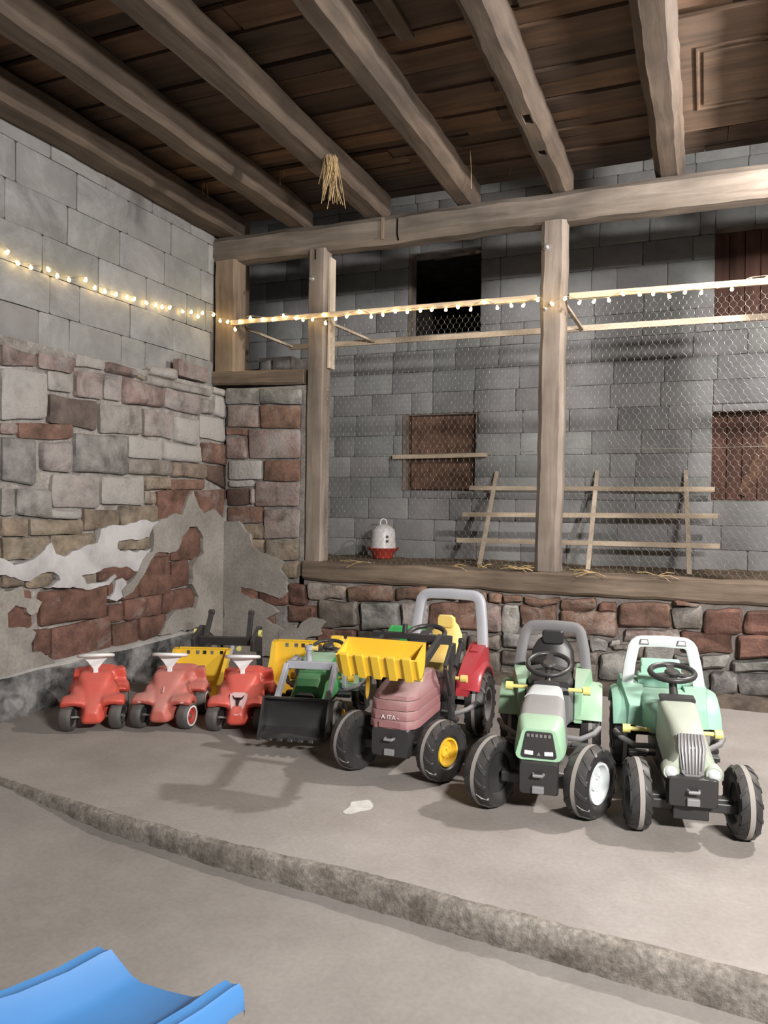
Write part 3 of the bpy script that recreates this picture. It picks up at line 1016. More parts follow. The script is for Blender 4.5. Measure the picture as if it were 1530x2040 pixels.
for k in range(9):
    zz = 0.72 + k * .262
    xo_ = rnd.uniform(-.05, .05)
    for (xa, xb) in ((-5.05, -4.84 + xo_), (-4.83 + xo_, -4.60 + rnd.uniform(-.03, .04))):
        kk = rnd.choice('WGML')
        put_stone('stone', (Vector((xa, 8.2, zz + .25)), Vector((xb, 8.2, zz + .25)), Vector((xb, 8.2, zz)), Vector((xa, 8.2, zz))), NYm, rnd.uniform(.01, .06), stub, STC[kk][0], STC[kk][1], jit=.025)
struct(MB().box((-6.45, 7.5, 2.7), (0.2, 2.4, 5.3)).build('wall_coop', 'mortar', recenter=True), 'dark side wall of the coop')

# ---- ceiling boards
ce = D.objects.new('ceiling', None)
COL.objects.link(ce)
ce.location = (-1.0, 3.0, 3.96)
struct(ce, 'dark brown plank ceiling above the rafters')
y = -0.6
while y < 6.15:
    wd = rnd.uniform(0.13, 0.25)
    x = -4.35
    zj = 3.965 + rnd.uniform(0, 0.02)
    while x < 2.4:
        L_ = rnd.uniform(1.5, 3.6)
        x2 = min(x + L_, 2.5)
        gap = rnd.choice([0.006, 0.012, 0.02, 0.03])
        dz = rnd.choice([0, 0, 0.012, 0.02])
        base = rnd.choice([(0.14, 0.082, 0.05), (0.11, 0.066, 0.042), (0.17, 0.095, 0.054), (0.09, 0.058, 0.04)])
        skew = rnd.uniform(-0.015, 0.015)
        mb = MB()
        z0, z1 = zj + dz, zj + dz + 0.028
        mb.add([(x, y, z0), (x2 - .004, y + skew, z0), (x2 - .004, y + wd - gap + skew, z0), (x, y + wd - gap, z0), (x, y, z1), (x2 - .004, y + skew, z1), (x2 - .004, y + wd - gap + skew, z1), (x, y + wd - gap, z1)],
               [(0, 3, 2, 1), (4, 5, 6, 7), (0, 1, 5, 4), (1, 2, 6, 5), (2, 3, 7, 6), (3, 0, 4, 7)])
        o = mb.build('board', 'ceil', ce, origin=((x + x2) / 2, y, z0))
        o.color = (base[0], base[1], base[2], 1)
        x = x2
    y += wd
o = MB().box((-1, 2.8, 4.035), (7.2, 7.0, 0.02)).build('upper_deck', 'ceil', ce, origin=(-1, 2.8, 4.03))
o.color = (0.11, 0.066, 0.042, 1)
# an old panelled door laid among the boards
mb = MB()
c0 = onz(1440, 150, 3.94)
mb.box((c0.x + .12, c0.y, 3.948), (0.72, 1.35, 0.026), mi=0)
mb.box((c0.x + .12, c0.y, 3.932), (0.46, 0.62, 0.012), mi=0)
for (dx, dy, sx, sy) in ((-.26, 0, .02, .70), (.26, 0, .02, .70), (0, .36, .54, .02), (0, -.36, .54, .02)):
    mb.box((c0.x + .12 + dx, c0.y + dy, 3.932), (sx, sy, 0.016))
o = mb.build('panelled_board', 'ceil', ce, origin=(c0.x, c0.y, 3.93), bevel=.005)
o.color = (0.12, 0.076, 0.05, 1)

# coop roof higher up
struct(MB().box((-2.2, 7.5, 5.42), (8.9, 2.9, 0.06)).build('ceiling_coop', 'wood_brown', recenter=True), 'dark high ceiling over the coop')


# ================================================================== TIMBER FRAME
def carve(o, boxes):
    # cut real recesses (centre, size in world space) into a timber
    mb = MB()
    for c_, sz in boxes:
        mb.box(Vector(c_) - o.location, sz)
    cut_ = mb.build('cutter', 'wood_brown')
    cut_.location = o.location
    md = o.modifiers.new('carve', 'BOOLEAN')
    md.object = cut_
    md.operation = 'DIFFERENCE'
    md.solver = 'EXACT'
    bpy.context.view_layer.update()
    me = D.meshes.new_from_object(o.evaluated_get(bpy.context.evaluated_depsgraph_get()))
    o.modifiers.remove(md)
    o.data = me
    D.objects.remove(cut_)


RAF = [(-3.976, 0.20, 0.21, 'dark squared rafter tight against the left wall'), (-3.27, 0.18, 0.21, 'dark brown rafter above the corner post'), (-2.555, 0.19, 0.21, 'dark brown rafter with straw hanging beside it'),
       (-1.78, 0.19, 0.215, 'hewn rafter with a waney edge, first one right of the straw tuft'), (-1.05, 0.185, 0.215, 'hewn rafter with two dark mortise holes near the top beam'), (-0.27, 0.20, 0.22, 'hewn rafter with a waney edge, beside the panelled ceiling board'),
       (0.52, 0.19, 0.21, 'hewn rafter above the plank shutters')]
for i, (x, w_, h_, lb) in enumerate(RAF):
    z = 3.71 + h_ / 2
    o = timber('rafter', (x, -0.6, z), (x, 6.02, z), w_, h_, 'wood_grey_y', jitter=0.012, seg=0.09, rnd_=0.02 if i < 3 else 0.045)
    tag(o, lb, 'rafter', 'ceiling rafters')
    if i == 4:
        for (px, py, ln) in ((1051, 240, .13), (1080, 307, .085)):
            q = onz(px, py, 3.705)
            carve(o, [((q.x, q.y, 3.75), (0.05, ln, 0.20))])
            MB().box((q.x, q.y, 3.846), (0.049, ln - .001, 0.008)).build('mortise_hole', 'wood_grey_y', o, origin=(q.x, q.y, 3.842))
# short batten nailed under the boards
q = onz(785, 40, 3.93)
tag(MB().box((q.x, q.y - .15, 3.945), (0.09, 0.7, 0.03)).build('ceiling_batten', 'wood_grey_y', recenter=True, bevel=.006), 'short batten nailed under the ceiling boards between two rafters', 'batten')

# top beam (a long trunk squared by hand)
zt = 3.59
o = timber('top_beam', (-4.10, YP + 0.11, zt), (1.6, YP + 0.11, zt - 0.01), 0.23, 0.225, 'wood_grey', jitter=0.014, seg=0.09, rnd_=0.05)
tag(o, 'long grey hewn beam carrying the rafters across the partition', 'beam')
for dx in (0, 0.095):
    q = ony(762 + dx * 290, 455, YP - .006)
    if dx:
        carve(o, [((q.x, YP + 0.02, q.z), (0.024, 0.16, 0.17))])
        MB().box((q.x, YP + 0.097, q.z), (0.023, 0.006, 0.169)).build('slot', 'wood_grey', o, origin=(q.x, YP + .097, q.z - .08))
    else:
        MB().box((q.x, YP - 0.002, q.z), (0.022, 0.012, 0.17)).build('slot', 'wood_brown_z', o, origin=(q.x, YP, q.z - .08))
# sill beam on the sandstone base
o = timber('sill_beam', (-3.14, YP + 0.09, 0.775), (1.8, YP + 0.09, 0.765), 0.24, 0.155, 'wood_brown', jitter=0.014, seg=0.08, rnd_=0.02)
tag(o, 'weathered brown sill beam lying on the sandstone base', 'beam')
# lintel on the pier
o = timber('pier_beam', (-4.09, YP + 0.10, 2.445), (-3.165, YP + 0.10, 2.42), 0.22, 0.125, 'wood_brown', jitter=0.010, seg=0.06)
tag(o, 'short brown timber lying on top of the stone pier', 'beam')


def bolt(parent, x, z, r=0.018, y=YP - 0.004):
    mb = MB().lathe([(0.006, r * 1.5), (-0.004, r * 1.5), (-0.004, r), (-0.022, r * .9), (-0.026, 0.0)], 'y', (x, y, z), 12)
    mb.build('bolt', 'steel', parent, smooth=40, origin=(x, y, z))


# posts
o = timber('corner_post', (-3.97, YP + 0.10, 2.50), (-3.97, YP + 0.10, 3.49), 0.215, 0.20, 'wood_brown_z', up=(0, 1, 0), jitter=0.008, seg=0.06)
tag(o, 'short brown post standing on the pier timber in the wall corner', 'post', 'partition posts')
p1 = timber('timber_post', (-3.065, YP + 0.075, 0.855), (-3.055, YP + 0.075, 3.49), 0.15, 0.15, 'wood_grey_z', up=(0, 1, 0), jitter=0.006, seg=0.06, rnd_=0.01)
tag(p1, 'squared grey post with a slot and bolt, next to the stone pier', 'post', 'partition posts')
q = ony(627, 502, YP)
carve(p1, [((q.x, YP + 0.01, q.z), (0.026, 0.15, 0.13))])
MB().box((q.x, YP + 0.082, q.z), (0.025, 0.006, 0.129)).build('slot', 'wood_grey_z', p1, origin=(q.x, YP + .082, q.z))
q = ony(622, 555, YP)
bolt(p1, q.x, q.z)
p2 = timber('timber_post', (-1.09, YP + 0.085, 0.855), (-1.075, YP + 0.085, 3.48), 0.185, 0.17, 'wood_grey_z', up=(0, 1, 0), jitter=0.012, seg=0.07, rnd_=0.03)
tag(p2, 'worn grey post with rounded edges and a notched side, before the coop ladder', 'post', 'partition posts')
q = ony(1089, 492, YP)
bolt(p2, q.x, q.z)
q = ony(1086, 615, YP)
bolt(p2, q.x, q.z, 0.012)
p3 = timber('timber_post', (0.82, YP + 0.085, 0.855), (0.82, YP + 0.085, 3.48), 0.18, 0.17, 'wood_grey_z', up=(0, 1, 0), jitter=0.01, seg=0.07)
tag(p3, 'grey post beside the plank shutters at the end of the wire netting', 'post', 'partition posts')
# pale board nailed to the side of the first post
qa, qb = ony(668, 515, YP + .12), ony(666, 735, YP + .12)
mb = MB().box((-2.965, YP + 0.115, (qa.z + qb.z) / 2), (0.024, 0.10, qa.z - qb.z))
tag(mb.build('nailed_board', 'batten_z', recenter=True, bevel=.003), 'pale upright board nailed to the flank of the slotted post', 'board')
# dark old post standing in the coop
o = timber('coop_post', (-4.95, 7.6, ZC), (-4.95, 7.6, 5.35), 0.17, 0.17, 'wood_brown_z', up=(0, 1, 0))
tag(o, 'dark post standing inside the coop behind the corner bay', 'post')

# rails and brackets under the fairy lights
zr = 2.885
mb = MB().beam((-3.88, YP - 0.022, 2.922), (-1.19, YP - 0.022, 2.905), 0.024, 0.042)
r1 = tag(mb.build('top_rail', 'batten', recenter=True, bevel=.003), 'thin pale rail behind the fairy lights, between corner post and notched post', 'rail', 'netting rails')
mb = MB().beam((-0.955, YP + 0.02, 2.905), (0.70, YP + 0.02, 2.884), 0.024, 0.045)
r2 = tag(mb.build('top_rail', 'batten', recenter=True, bevel=.003), 'thin pale rail behind the fairy lights, beyond the notched post', 'rail', 'netting rails')
ya = 6.66
qa, qb = ony(578, 692, ya), ony(1530, 632, ya)
mb = MB().beam((qa.x, ya, qa.z), (qb.x + .8, ya, qb.z), 0.024, 0.05)
tag(mb.build('rear_rail', 'batten', recenter=True, bevel=.003), 'pale rail held by brackets inside the coop', 'rail', 'netting rails')
for (ax, ay, bx, by, lb) in ((480, 651, 582, 691, 'slanting pale bracket beside the corner post'), (645, 638, 745, 681, 'slanting pale bracket beside the slotted post'), (1120, 598, 1160, 656, 'slanting pale bracket behind the notched post')):
    A, B_ = ony(ax, ay, YP + 0.215), ony(bx, by, ya - 0.02)
    mb = MB().beam(A, B_, 0.03, 0.022)
    tag(mb.build('rail_bracket', 'batten_y', recenter=True, bevel=.003), lb, 'bracket', 'rail brackets')


# ---- wire netting, one panel for each bay
def netting(xa, xb, za, zb, lab, seed):
    mb = MB()
    cw, twist, leg = 0.050, 0.016, 0.022
    step = twist + leg
    nrow = int((zb - za) / step)
    ncol = int((xb - xa) / cw)

    def P(i, j, h):
        # j-th row; the twisted piece runs from h=0 to h=1
        x = xa + (i + (0.5 if j % 2 else 0.0)) * cw
        z = za + j * step + h * twist
        n_ = nz3((x, z, seed), 2.2, seed)
        m_ = nz3((x, z, seed), 14.0, seed)
        return Vector((x + m_.x * .004, YP + 0.062 + n_.y * 0.018 + m_.y * 0.004 + (0.002 if (i + j) % 2 else -0.002), z + m_.z * .003))

    def seg(a, b, r):
        d = (b - a).normalized()
        u = d.cross(Vector((0, 1, 0))).normalized() * r
        v_ = d.cross(u).normalized() * r
        k = [u, -u * .5 + v_ * .87, -u * .5 - v_ * .87]
        n = len(mb.v)
        mb.v += [a + q for q in k] + [b + q for q in k]
        for e in range(3):
            mb.f.append([n + e, n + (e + 1) % 3, n + 3 + (e + 1) % 3, n + 3 + e])
            mb.mi.append(0)

    for j in range(nrow):
        for i in range(ncol):
            a, b = P(i, j, 0), P(i, j, 1)
            if b.x > xb or a.x < xa - .02:
                continue
            seg(a, b, 0.0013)
            if j + 1 < nrow:
                if j % 2:
                    l_, r_ = P(i, j + 1, 0), P(i + 1, j + 1, 0)
                else:
                    l_, r_ = P(i - 1, j + 1, 0), P(i, j + 1, 0)
                if l_.x > xa:
                    seg(b, l_, 0.0007)
                if r_.x < xb:
                    seg(b, r_, 0.0007)
    o = mb.build('wire_netting', 'wire', smooth=180, recenter=True, fix=False)
    return tag(o, lab, 'wire netting', 'netting panels', kind='stuff')


netting(-2.965, -1.205, 0.855, 2.90, 'hexagonal wire netting stretched between the slotted post and the notched post', 1.0)
netting(-0.965, 0.70, 0.855, 2.885, 'hexagonal wire netting stretched beyond the notched post', 5.0)
qa, qb = ony(655, 905, YP + .045), ony(1068, 905, YP + .045)
for (xa, xb, z, y_, lb) in ((-2.965, -1.205, qa.z, YP + 0.045, 'thin tension wire across the netting next to the slotted post'), (-0.965, 0.70, qa.z + .02, YP + 0.045, 'thin tension wire across the netting before the plank shutters')):
    tag(MB().tube([(xa, y_, z), ((xa + xb) / 2, y_, z - .012), (xb, y_, z)], 0.0016, 5).build('tension_wire', 'wire', recenter=True), lb, 'wire', 'tension wires')

# ---- fairy lights
bl = [(onx(x / 3.4, 250 + y / 3.4, XB + 0.045)) for x, y in [(50, 857), (118, 930), (208, 960), (327, 975), (388, 1018), (467, 1043), (580, 1045), (642, 1098), (710, 1122), (785, 1143), (860, 1163), (908, 1176), (990, 1200), (1055, 1214), (1098, 1228), (1150, 1233), (1236, 1258), (1295, 1263), (1340, 1292), (1372, 1268)]]
yl = YP - 0.055
bl += [ony(400 + x / 3.825, 450 + y / 3.825, yl) for x, y in [(97, 675), (147, 722), (205, 730), (262, 788), (296, 728), (378, 702), (470, 712), (550, 712), (632, 686), (728, 703), (778, 714), (852, 712), (935, 676), (950, 740), (1028, 706)]]
bl += [ony(640 + x / 3.1224, 420 + y / 3.1224, yl) for x, y in [(160, 655), (236, 627), (310, 657), (383, 645), (458, 625), (535, 627), (617, 618), (688, 614), (775, 613), (848, 598), (930, 612), (1010, 566), (1095, 602), (1182, 588), (1258, 588), (1348, 552), (1435, 578)]]
bl += [ony(1040 + x / 3.1224, 420 + y / 3.1224, yl) for x, y in [(268, 545), (358, 570), (448, 563), (540, 555), (628, 515), (730, 520), (815, 515), (915, 532), (1015, 505), (1115, 508), (1220, 465), (1305, 485), (1420, 432), (1520, 420), (1600, 440), (1690, 415)]]
first = bl[0] + (bl[0] - bl[1]) * 1.2
sl = thing('string_lights', (bl[0].x, bl[0].y, 2.8), 0, 'string of small glowing warm fairy lights along the left wall and the top rail', 'string lights')
path = [first]
for a in bl:
    path.append(a + Vector((0, 0, 0.020)))
MB().tube(path, 0.0022, 5).build('cable', 'cable', sl, smooth=60, origin=bl[0])
bulb_me = None
for i, p in enumerate(bl):
    if bulb_me is None:
        o0 = MB().lathe([(-0.017, 0.0), (-0.014, 0.009), (-0.005, 0.0125), (0.004, 0.010), (0.012, 0.0055), (0.016, 0.005), (0.016, 0.0)], 'z', (0, 0, 0), 10).build('bulb', 'bulb', smooth=60)
        bulb_me = o0.data
        o = o0
    else:
        o = D.objects.new('bulb', bulb_me)
        COL.objects.link(o)
    o.parent = sl
    o.location = p - sl.location
    o.rotation_euler = (rnd.uniform(-.7, .7), rnd.uniform(-.7, .7), 0)


# ---- perch ladder and single perch, drinker
feet = [onz(955, 1128, ZC + .012), onz(1171, 1135, ZC + .012), onz(1373, 1142, ZC + .012)]
tops = [ony(990, 940, YB - .03), ony(1190, 938, YB - .03), ony(1366, 938, YB - .03)]
yf = sum(p.y for p in feet) / 3
feet = [Vector((p.x * yf / p.y, yf, ZC + .01)) for p in feet]
lad = thing('perch_ladder', (feet[1].x, yf, ZC), 0, 'pale wooden chicken perch ladder leaning on the far coop wall', 'perch ladder')


def part_at(mb, name, mat, parent, og, **kw):
    return mb.build(name, mat, parent, origin=og, **kw)


for a, b in zip(feet, tops):
    part_at(MB().beam(a, b, 0.045, 0.03), 'rail', 'batten_z', lad, a, bevel=.003)
for (yl_, yr_, xl_, xr_, fr) in ((1076, 1088, 910, 1434, 0.30), (1025, 1028, 922, 1430, 0.565), (972, 975, 936, 1424, 0.84)):
    d = lerp(feet[0], tops[0], fr)
    A = ony(xl_, yl_, d.y - 0.045)
    B_ = ony(xr_, yr_, d.y - 0.045)
    part_at(MB().beam(A, B_, 0.03, 0.05), 'perch_bar', 'batten', lad, (A + B_) / 2, bevel=.003)
A, B_ = ony(783, 911, YB - 0.06), ony(970, 906, YB - 0.06)
tag(MB().beam(A, B_, 0.06, 0.05).build('perch_bar', 'batten', recenter=True, bevel=.003), 'pale perch bar fixed across the boarded window of the coop', 'perch')
q = ony(763, 1108, 8.3)
dr = thing('poultry_drinker', (q.x, 8.3, ZC + 0.02), 0, 'white bell poultry drinker with a red tray on the coop floor', 'drinker')
MB().lathe([(0.115, 0.150), (0.13, 0.148), (0.20, 0.142), (0.29, 0.138), (0.33, 0.128), (0.365, 0.09), (0.385, 0.05), (0.392, 0.0)], 'z', (0, 0, 0), 32).build('bell', 'white', dr, smooth=60)
MB().lathe([(0.0, 0.11), (0.06, 0.13), (0.10, 0.175), (0.118, 0.188), (0.122, 0.182), (0.105, 0.165), (0.10, 0.12), (0.115, 0.11)], 'z', (0, 0, 0), 32).build('tray', 'drinker_red', dr, smooth=50)
MB().tube([(0.045, 0, .375), (0.045, 0, .42), (0.03, 0, .445), (0, 0, .452), (-0.03, 0, .445), (-0.045, 0, .42), (-0.045, 0, .375)], 0.009, 8).build('handle', 'white', dr, smooth=60).rotation_euler = (0, 0, R(60))
for dz in (0.0, 0.05):
    mb = MB()
    a0 = math.atan2(-0.80, 0.60)
    for k in range(3):
        a = a0 + k * 0.06
        mb.box((0.145 * math.cos(a), 0.145 * math.sin(a), 0.20 + dz), (0.01, 0.009, 0.03 if k != 1 else 0.012), Euler((0, 0, a)))
    mb.build('litre_mark', 'badge', dr)


# ---- straw hanging from the ceiling and lying on the sill
def straw_tuft(px, py, z, n_, ln, spread, lab, dirn=(0, 0, -1), jt=.16):
    p = onz(px, py, z)
    mb = MB()
    for k in range(n_):
        a = p + Vector((rnd.uniform(-spread, spread), rnd.uniform(-spread, spread), rnd.uniform(.035, .045)))
        v_ = Vector(dirn) + Vector((rnd.uniform(-jt, jt), rnd.uniform(-jt, jt), 0))
        L_ = ln * rnd.uniform(.35, 1.0)
        m_ = a + v_.normalized() * L_ * .5 + Vector((rnd.uniform(-.02, .02), rnd.uniform(-.02, .02), 0)) * L_
        mb.tube([a, m_, a + v_.normalized() * L_], 0.0026, 4)
    return tag(mb.build('straw_tuft', 'straw', recenter=True), lab, 'straw', 'straw stalks')


straw_tuft(660, 325, 3.70, 46, 0.36, 0.045, 'thick tuft of straw hanging from a dark rafter', jt=.24)
straw_tuft(405, 375, 3.92, 4, 0.12, 0.03, 'few straw stalks hanging above the end of the left wall')
straw_tuft(378, 378, 3.92, 1, 0.07, 0.01, 'single straw stalk hanging by the left wall')
straw_tuft(562, 350, 3.93, 3, 0.14, 0.02, 'thin straw stalks hanging above the corner bay')
straw_tuft(588, 415, 3.93, 2, 0.12, 0.01, 'short straw stalks hanging just over the top beam')
straw_tuft(937, 310, 3.93, 1, 0.30, 0.005, 'long single straw stalk hanging above the top beam')
straw_tuft(1018, 345, 3.93, 1, 0.10, 0.005, 'short single straw stalk beside the rafter with mortise holes')
straw_tuft(515, 283, 3.93, 1, 0.10, 0.005, 'single pale straw stalk in the dark between rafters')
for k, (px, py, n_, ln, sp, lb) in enumerate([(905, 1128, 3, .12, .02, 'three straw stalks on the sill beam right of the drinker'), (1032, 1140, 12, .11, .05, 'thick straw wisp on the sill beam against the notched post'), (1180, 1150, 7, .16, .05, 'long straw stalks on the sill beam beyond the notched post'), (1320, 1162, 4, .14, .05, 'sparse straw on the sill beam below the end rail of the perch ladder'), (735, 1120, 4, .20, .07, 'straw stalks on the sill beam below the white drinker'), (960, 1138, 4, .07, .03, 'short straw stalks on the sill beam at the first foot of the perch ladder')]):
    q = ony(px, py, YP)
    mb = MB()
    for j in range(n_):
        a = Vector((q.x + rnd.uniform(-sp, sp), YP + rnd.uniform(-.03, .0), 0.866))
        an = rnd.uniform(-.9, .9) + (PI if rnd.random() < .5 else 0)
        b = a + Vector((math.cos(an) * ln, -abs(math.sin(an)) * ln * .35 + .02, rnd.uniform(-.01, .03)))
        if b.y < YP - 0.02:
            b.z -= rnd.uniform(.0, .05)
        mb.tube([a, (a + b) / 2 + Vector((0, 0, .012)), b], 0.003, 4)
    tag(mb.build('straw_wisp', 'straw', recenter=True), lb, 'straw', 'straw wisps on the sill beam')
# white paint spot on the platform
q = onz(713, 1608, 0)
pts = [Vector((q.x + .05 * (1 + .3 * math.sin(3 * a + 1)) * math.cos(a), q.y + .085 * (1 + .25 * math.sin(2 * a)) * math.sin(a), 0.001)) for a in [2 * PI * k / 20 for k in range(20)]]
tag(MB().prism(pts, (0, 0, 0.0012)).build('paint_splash', 'paint', recenter=True), 'white paint splash dried on the platform before the tractors', 'paint splash')


# ================================================================== TOYS
def heading(hx, hy):
    return math.atan2(-hx, hy)


def rrect(w_, z0, z1, y, r=0.03, n=3, top=None, x0=0.0, lean=0.0):
    """rounded rectangle ring in the xz plane at y; top = narrower width at the top"""
    top = w_ if top is None else top
    out = []
    zc_ = (z0 + z1) / 2
    for (sx, sz, a0) in ((1, -1, -90), (1, 1, 0), (-1, 1, 90), (-1, -1, 180)):
        half = (w_ if sz < 0 else top) / 2
        cx_ = sx * (half - r)
        cz_ = z0 + r if sz < 0 else z1 - r
        for k in range(n + 1):
            a = R(a0 + 90 * k / n)
            z = cz_ + r * math.sin(a)
            out.append(Vector((x0 + cx_ + r * math.cos(a), y + lean * (z - zc_), z)))
    return out


def make_wheel(parent, pos, rad, wid, rim, side, steer=0.0, lugs=14, name='wheel', rim_r=0.52, dish=0.3, tire='tire', band=True):
    """tyre with a worn centre band and bar lugs; rim as a sub-part. side = +1/-1: which way the outer face looks"""
    h = wid / 2
    prof = [(-h * .62, rad * rim_r), (-h * .92, rad * (rim_r + .10)), (-h, rad * .80), (-h * .90, rad * .92), (-h * .62, rad * .955), (-0.011, rad * .985), (-0.010, rad), (0.010, rad), (0.011, rad * .985),
            (h * .62, rad * .955), (h * .90, rad * .92), (h, rad * .80), (h * .92, rad * (rim_r + .10)), (h * .62, rad * rim_r)]
    if not band:
        prof = [(-h * .62, rad * rim_r), (-h * .95, rad * (rim_r + .08)), (-h, rad * .85), (-h * .8, rad * .96), (-h * .4, rad), (h * .4, rad), (h * .8, rad * .96), (h, rad * .85), (h * .95, rad * (rim_r + .08)), (h * .62, rad * rim_r)]
    mi = [1 if (band and i == 6) else 0 for i in range(len(prof) - 1)]
    mb = MB().lathe(prof, 'x', (0, 0, 0), 36, mi)
    if lugs:
        for k in range(lugs):
            for sd in (-1, 1):
                a = 2 * PI * (k + (0.5 if sd > 0 else 0)) / lugs
                # a slanting bar from the band to the shoulder
                rings = []
                for t in (0.0, 0.5, 1.0):
                    x = sd * (0.013 + t * (h * 1.02 - 0.013))
                    aa = a - t * 0.26
                    r0 = rad * (0.93 if t < .9 else 0.84)
                    r1 = rad * (1.0 if t < .4 else (0.99 if t < .9 else 0.90))
                    wv = 0.085
                    rings.append([Vector((x, math.cos(aa - wv) * r0, math.sin(aa - wv) * r0)), Vector((x, math.cos(aa + wv) * r0, math.sin(aa + wv) * r0)),
                                  Vector((x, math.cos(aa + wv * .7) * r1, math.sin(aa + wv * .7) * r1)), Vector((x, math.cos(aa - wv * .7) * r1, math.sin(aa - wv * .7) * r1))])
                mb.loft(rings)
    wl_ = mb.build(name, [tire, 'tread'], parent, smooth=40)
    wl_.location = pos
    wl_.rotation_euler = (0, 0, steer)
    rr = rad * rim_r
    s_ = side
    mb = MB().lathe([(-s_ * h * .55, rr * 1.01), (s_ * h * .70, rr * 1.03), (s_ * h * .86, rr * 1.02), (s_ * h * .84, rr * .90), (s_ * h * dish, rr * .80), (s_ * h * dish, rr * .42), (s_ * h * (dish + .22), rr * .38), (s_ * h * (dish + .24), rr * .20), (s_ * h * (dish + .05), rr * .17), (s_ * h * (dish + .05), 0.0)], 'x', (0, 0, 0), 28)
    mb.lathe([(-s_ * h * .56, rr * 1.0), (-s_ * h * .5, rr * .3), (-s_ * h * .5, 0.0)], 'x', (0, 0, 0), 28, 1)
    for k in range(5):
        a = 2 * PI * k / 5 + .3
        mb.lathe([(s_ * h * dish, rr * .10), (s_ * h * (dish + .10), rr * .09), (s_ * h * (dish + .10), 0)], 'x', (0, math.cos(a) * rr * .61, math.sin(a) * rr * .61), 8)
    mb.build('rim', [rim, 'tire'], wl_, smooth=35)
    return wl_


def steering_wheel(parent, c, rad, tilt, mat='black', col_to=None, spokes=3, thick=0.012, name='steering_wheel'):
    c = Vector(c)
    rot = Euler((tilt, 0, 0))
    m_ = rot.to_matrix()
    mb = MB().tube([c + m_ @ Vector((math.cos(2 * PI * k / 28) * rad, math.sin(2 * PI * k / 28) * rad, 0)) for k in range(28)], thick, 8, loop=True)
    for k in range(spokes):
        a = -PI / 2 + 2 * PI * k / spokes
        mb.beam(c + m_ @ Vector((0, 0, -.008)), c + m_ @ Vector((math.cos(a) * rad, math.sin(a) * rad, 0)), 0.034, 0.010, up=tuple(m_ @ Vector((0, 0, 1))))
    mb.lathe([(-.03, .0), (-.03, .024), (0.004, .036), (.012, .028), (.012, 0)], 'z', c, 16, rot=rot)
    o = mb.build(name, mat, parent, smooth=45)
    if col_to:
        MB().tube([c + m_ @ Vector((0, 0, -.02)), Vector(col_to)], [0.017, 0.021], 10).build('steering_column', 'black', o, smooth=60)
    return o


def roll_bar(parent, w0, w1, z0, z1, y0, y1, thick, depth, mat, r=0.05):
    """flat inverted U: w0 wide at the feet, w1 at the top"""
    cl = [(-w0 / 2, z0), (-lerp(w0, w1, .5) / 2, lerp(z0, z1, .5)), (-w1 / 2 - .0, z1 - r)]
    for k in range(1, 5):
        a = PI - k * PI / 8
        cl.append((-w1 / 2 + r + r * math.cos(a), z1 - r + r * math.sin(a)))
    pts = cl + [(0, z1 + .004)] + [(-x, z) for x, z in reversed(cl)]
    rings = []
    for i, (x, z) in enumerate(pts):
        a = Vector(pts[max(0, i - 1)])
        b = Vector(pts[min(len(pts) - 1, i + 1)])
        t = (b - a).normalized()
        nrm_ = Vector((-t.y, t.x))
        yy = lerp(y0, y1, (z - z0) / (z1 - z0))
        o_ = nrm_ * thick / 2
        c_ = 0.25
        ring = []
        for (u, v_) in ((-1, -1 + c_), (-1, 1 - c_), (-1 + c_, 1), (1 - c_, 1), (1, 1 - c_), (1, -1 + c_), (1 - c_, -1), (-1 + c_, -1)):
            ring.append(Vector((x + o_.x * u, yy + v_ * depth / 2, z + o_.y * u)))
        rings.append(ring)
    return MB().loft(rings).build('roll_bar', mat, parent, smooth=40)


def fender_rings(x0, x1, yc, zc_, rad, a0, a1, thick=0.014, n=9, crown=0.012):
    """arched mudguard between x0 and x1 about (yc, zc)"""
    rings = []
    for i in range(n):
        a = R(lerp(a0, a1, i / (n - 1)))
        ring = []
        for (t, k) in ((0, 0), (.12, .7), (.5, 1), (.88, .7), (1, 0)):
            rr = rad + crown * k
            ring.append(Vector((lerp(x0, x1, t), yc + math.cos(a) * rr, zc_ + math.sin(a) * rr)))
        for (t, k) in ((1, 0), (.5, 1), (0, 0)):
            rr = rad + crown * k - thick
            ring.append(Vector((lerp(x0, x1, t), yc + math.cos(a) * rr, zc_ + math.sin(a) * rr)))
        rings.append(ring)
    return rings


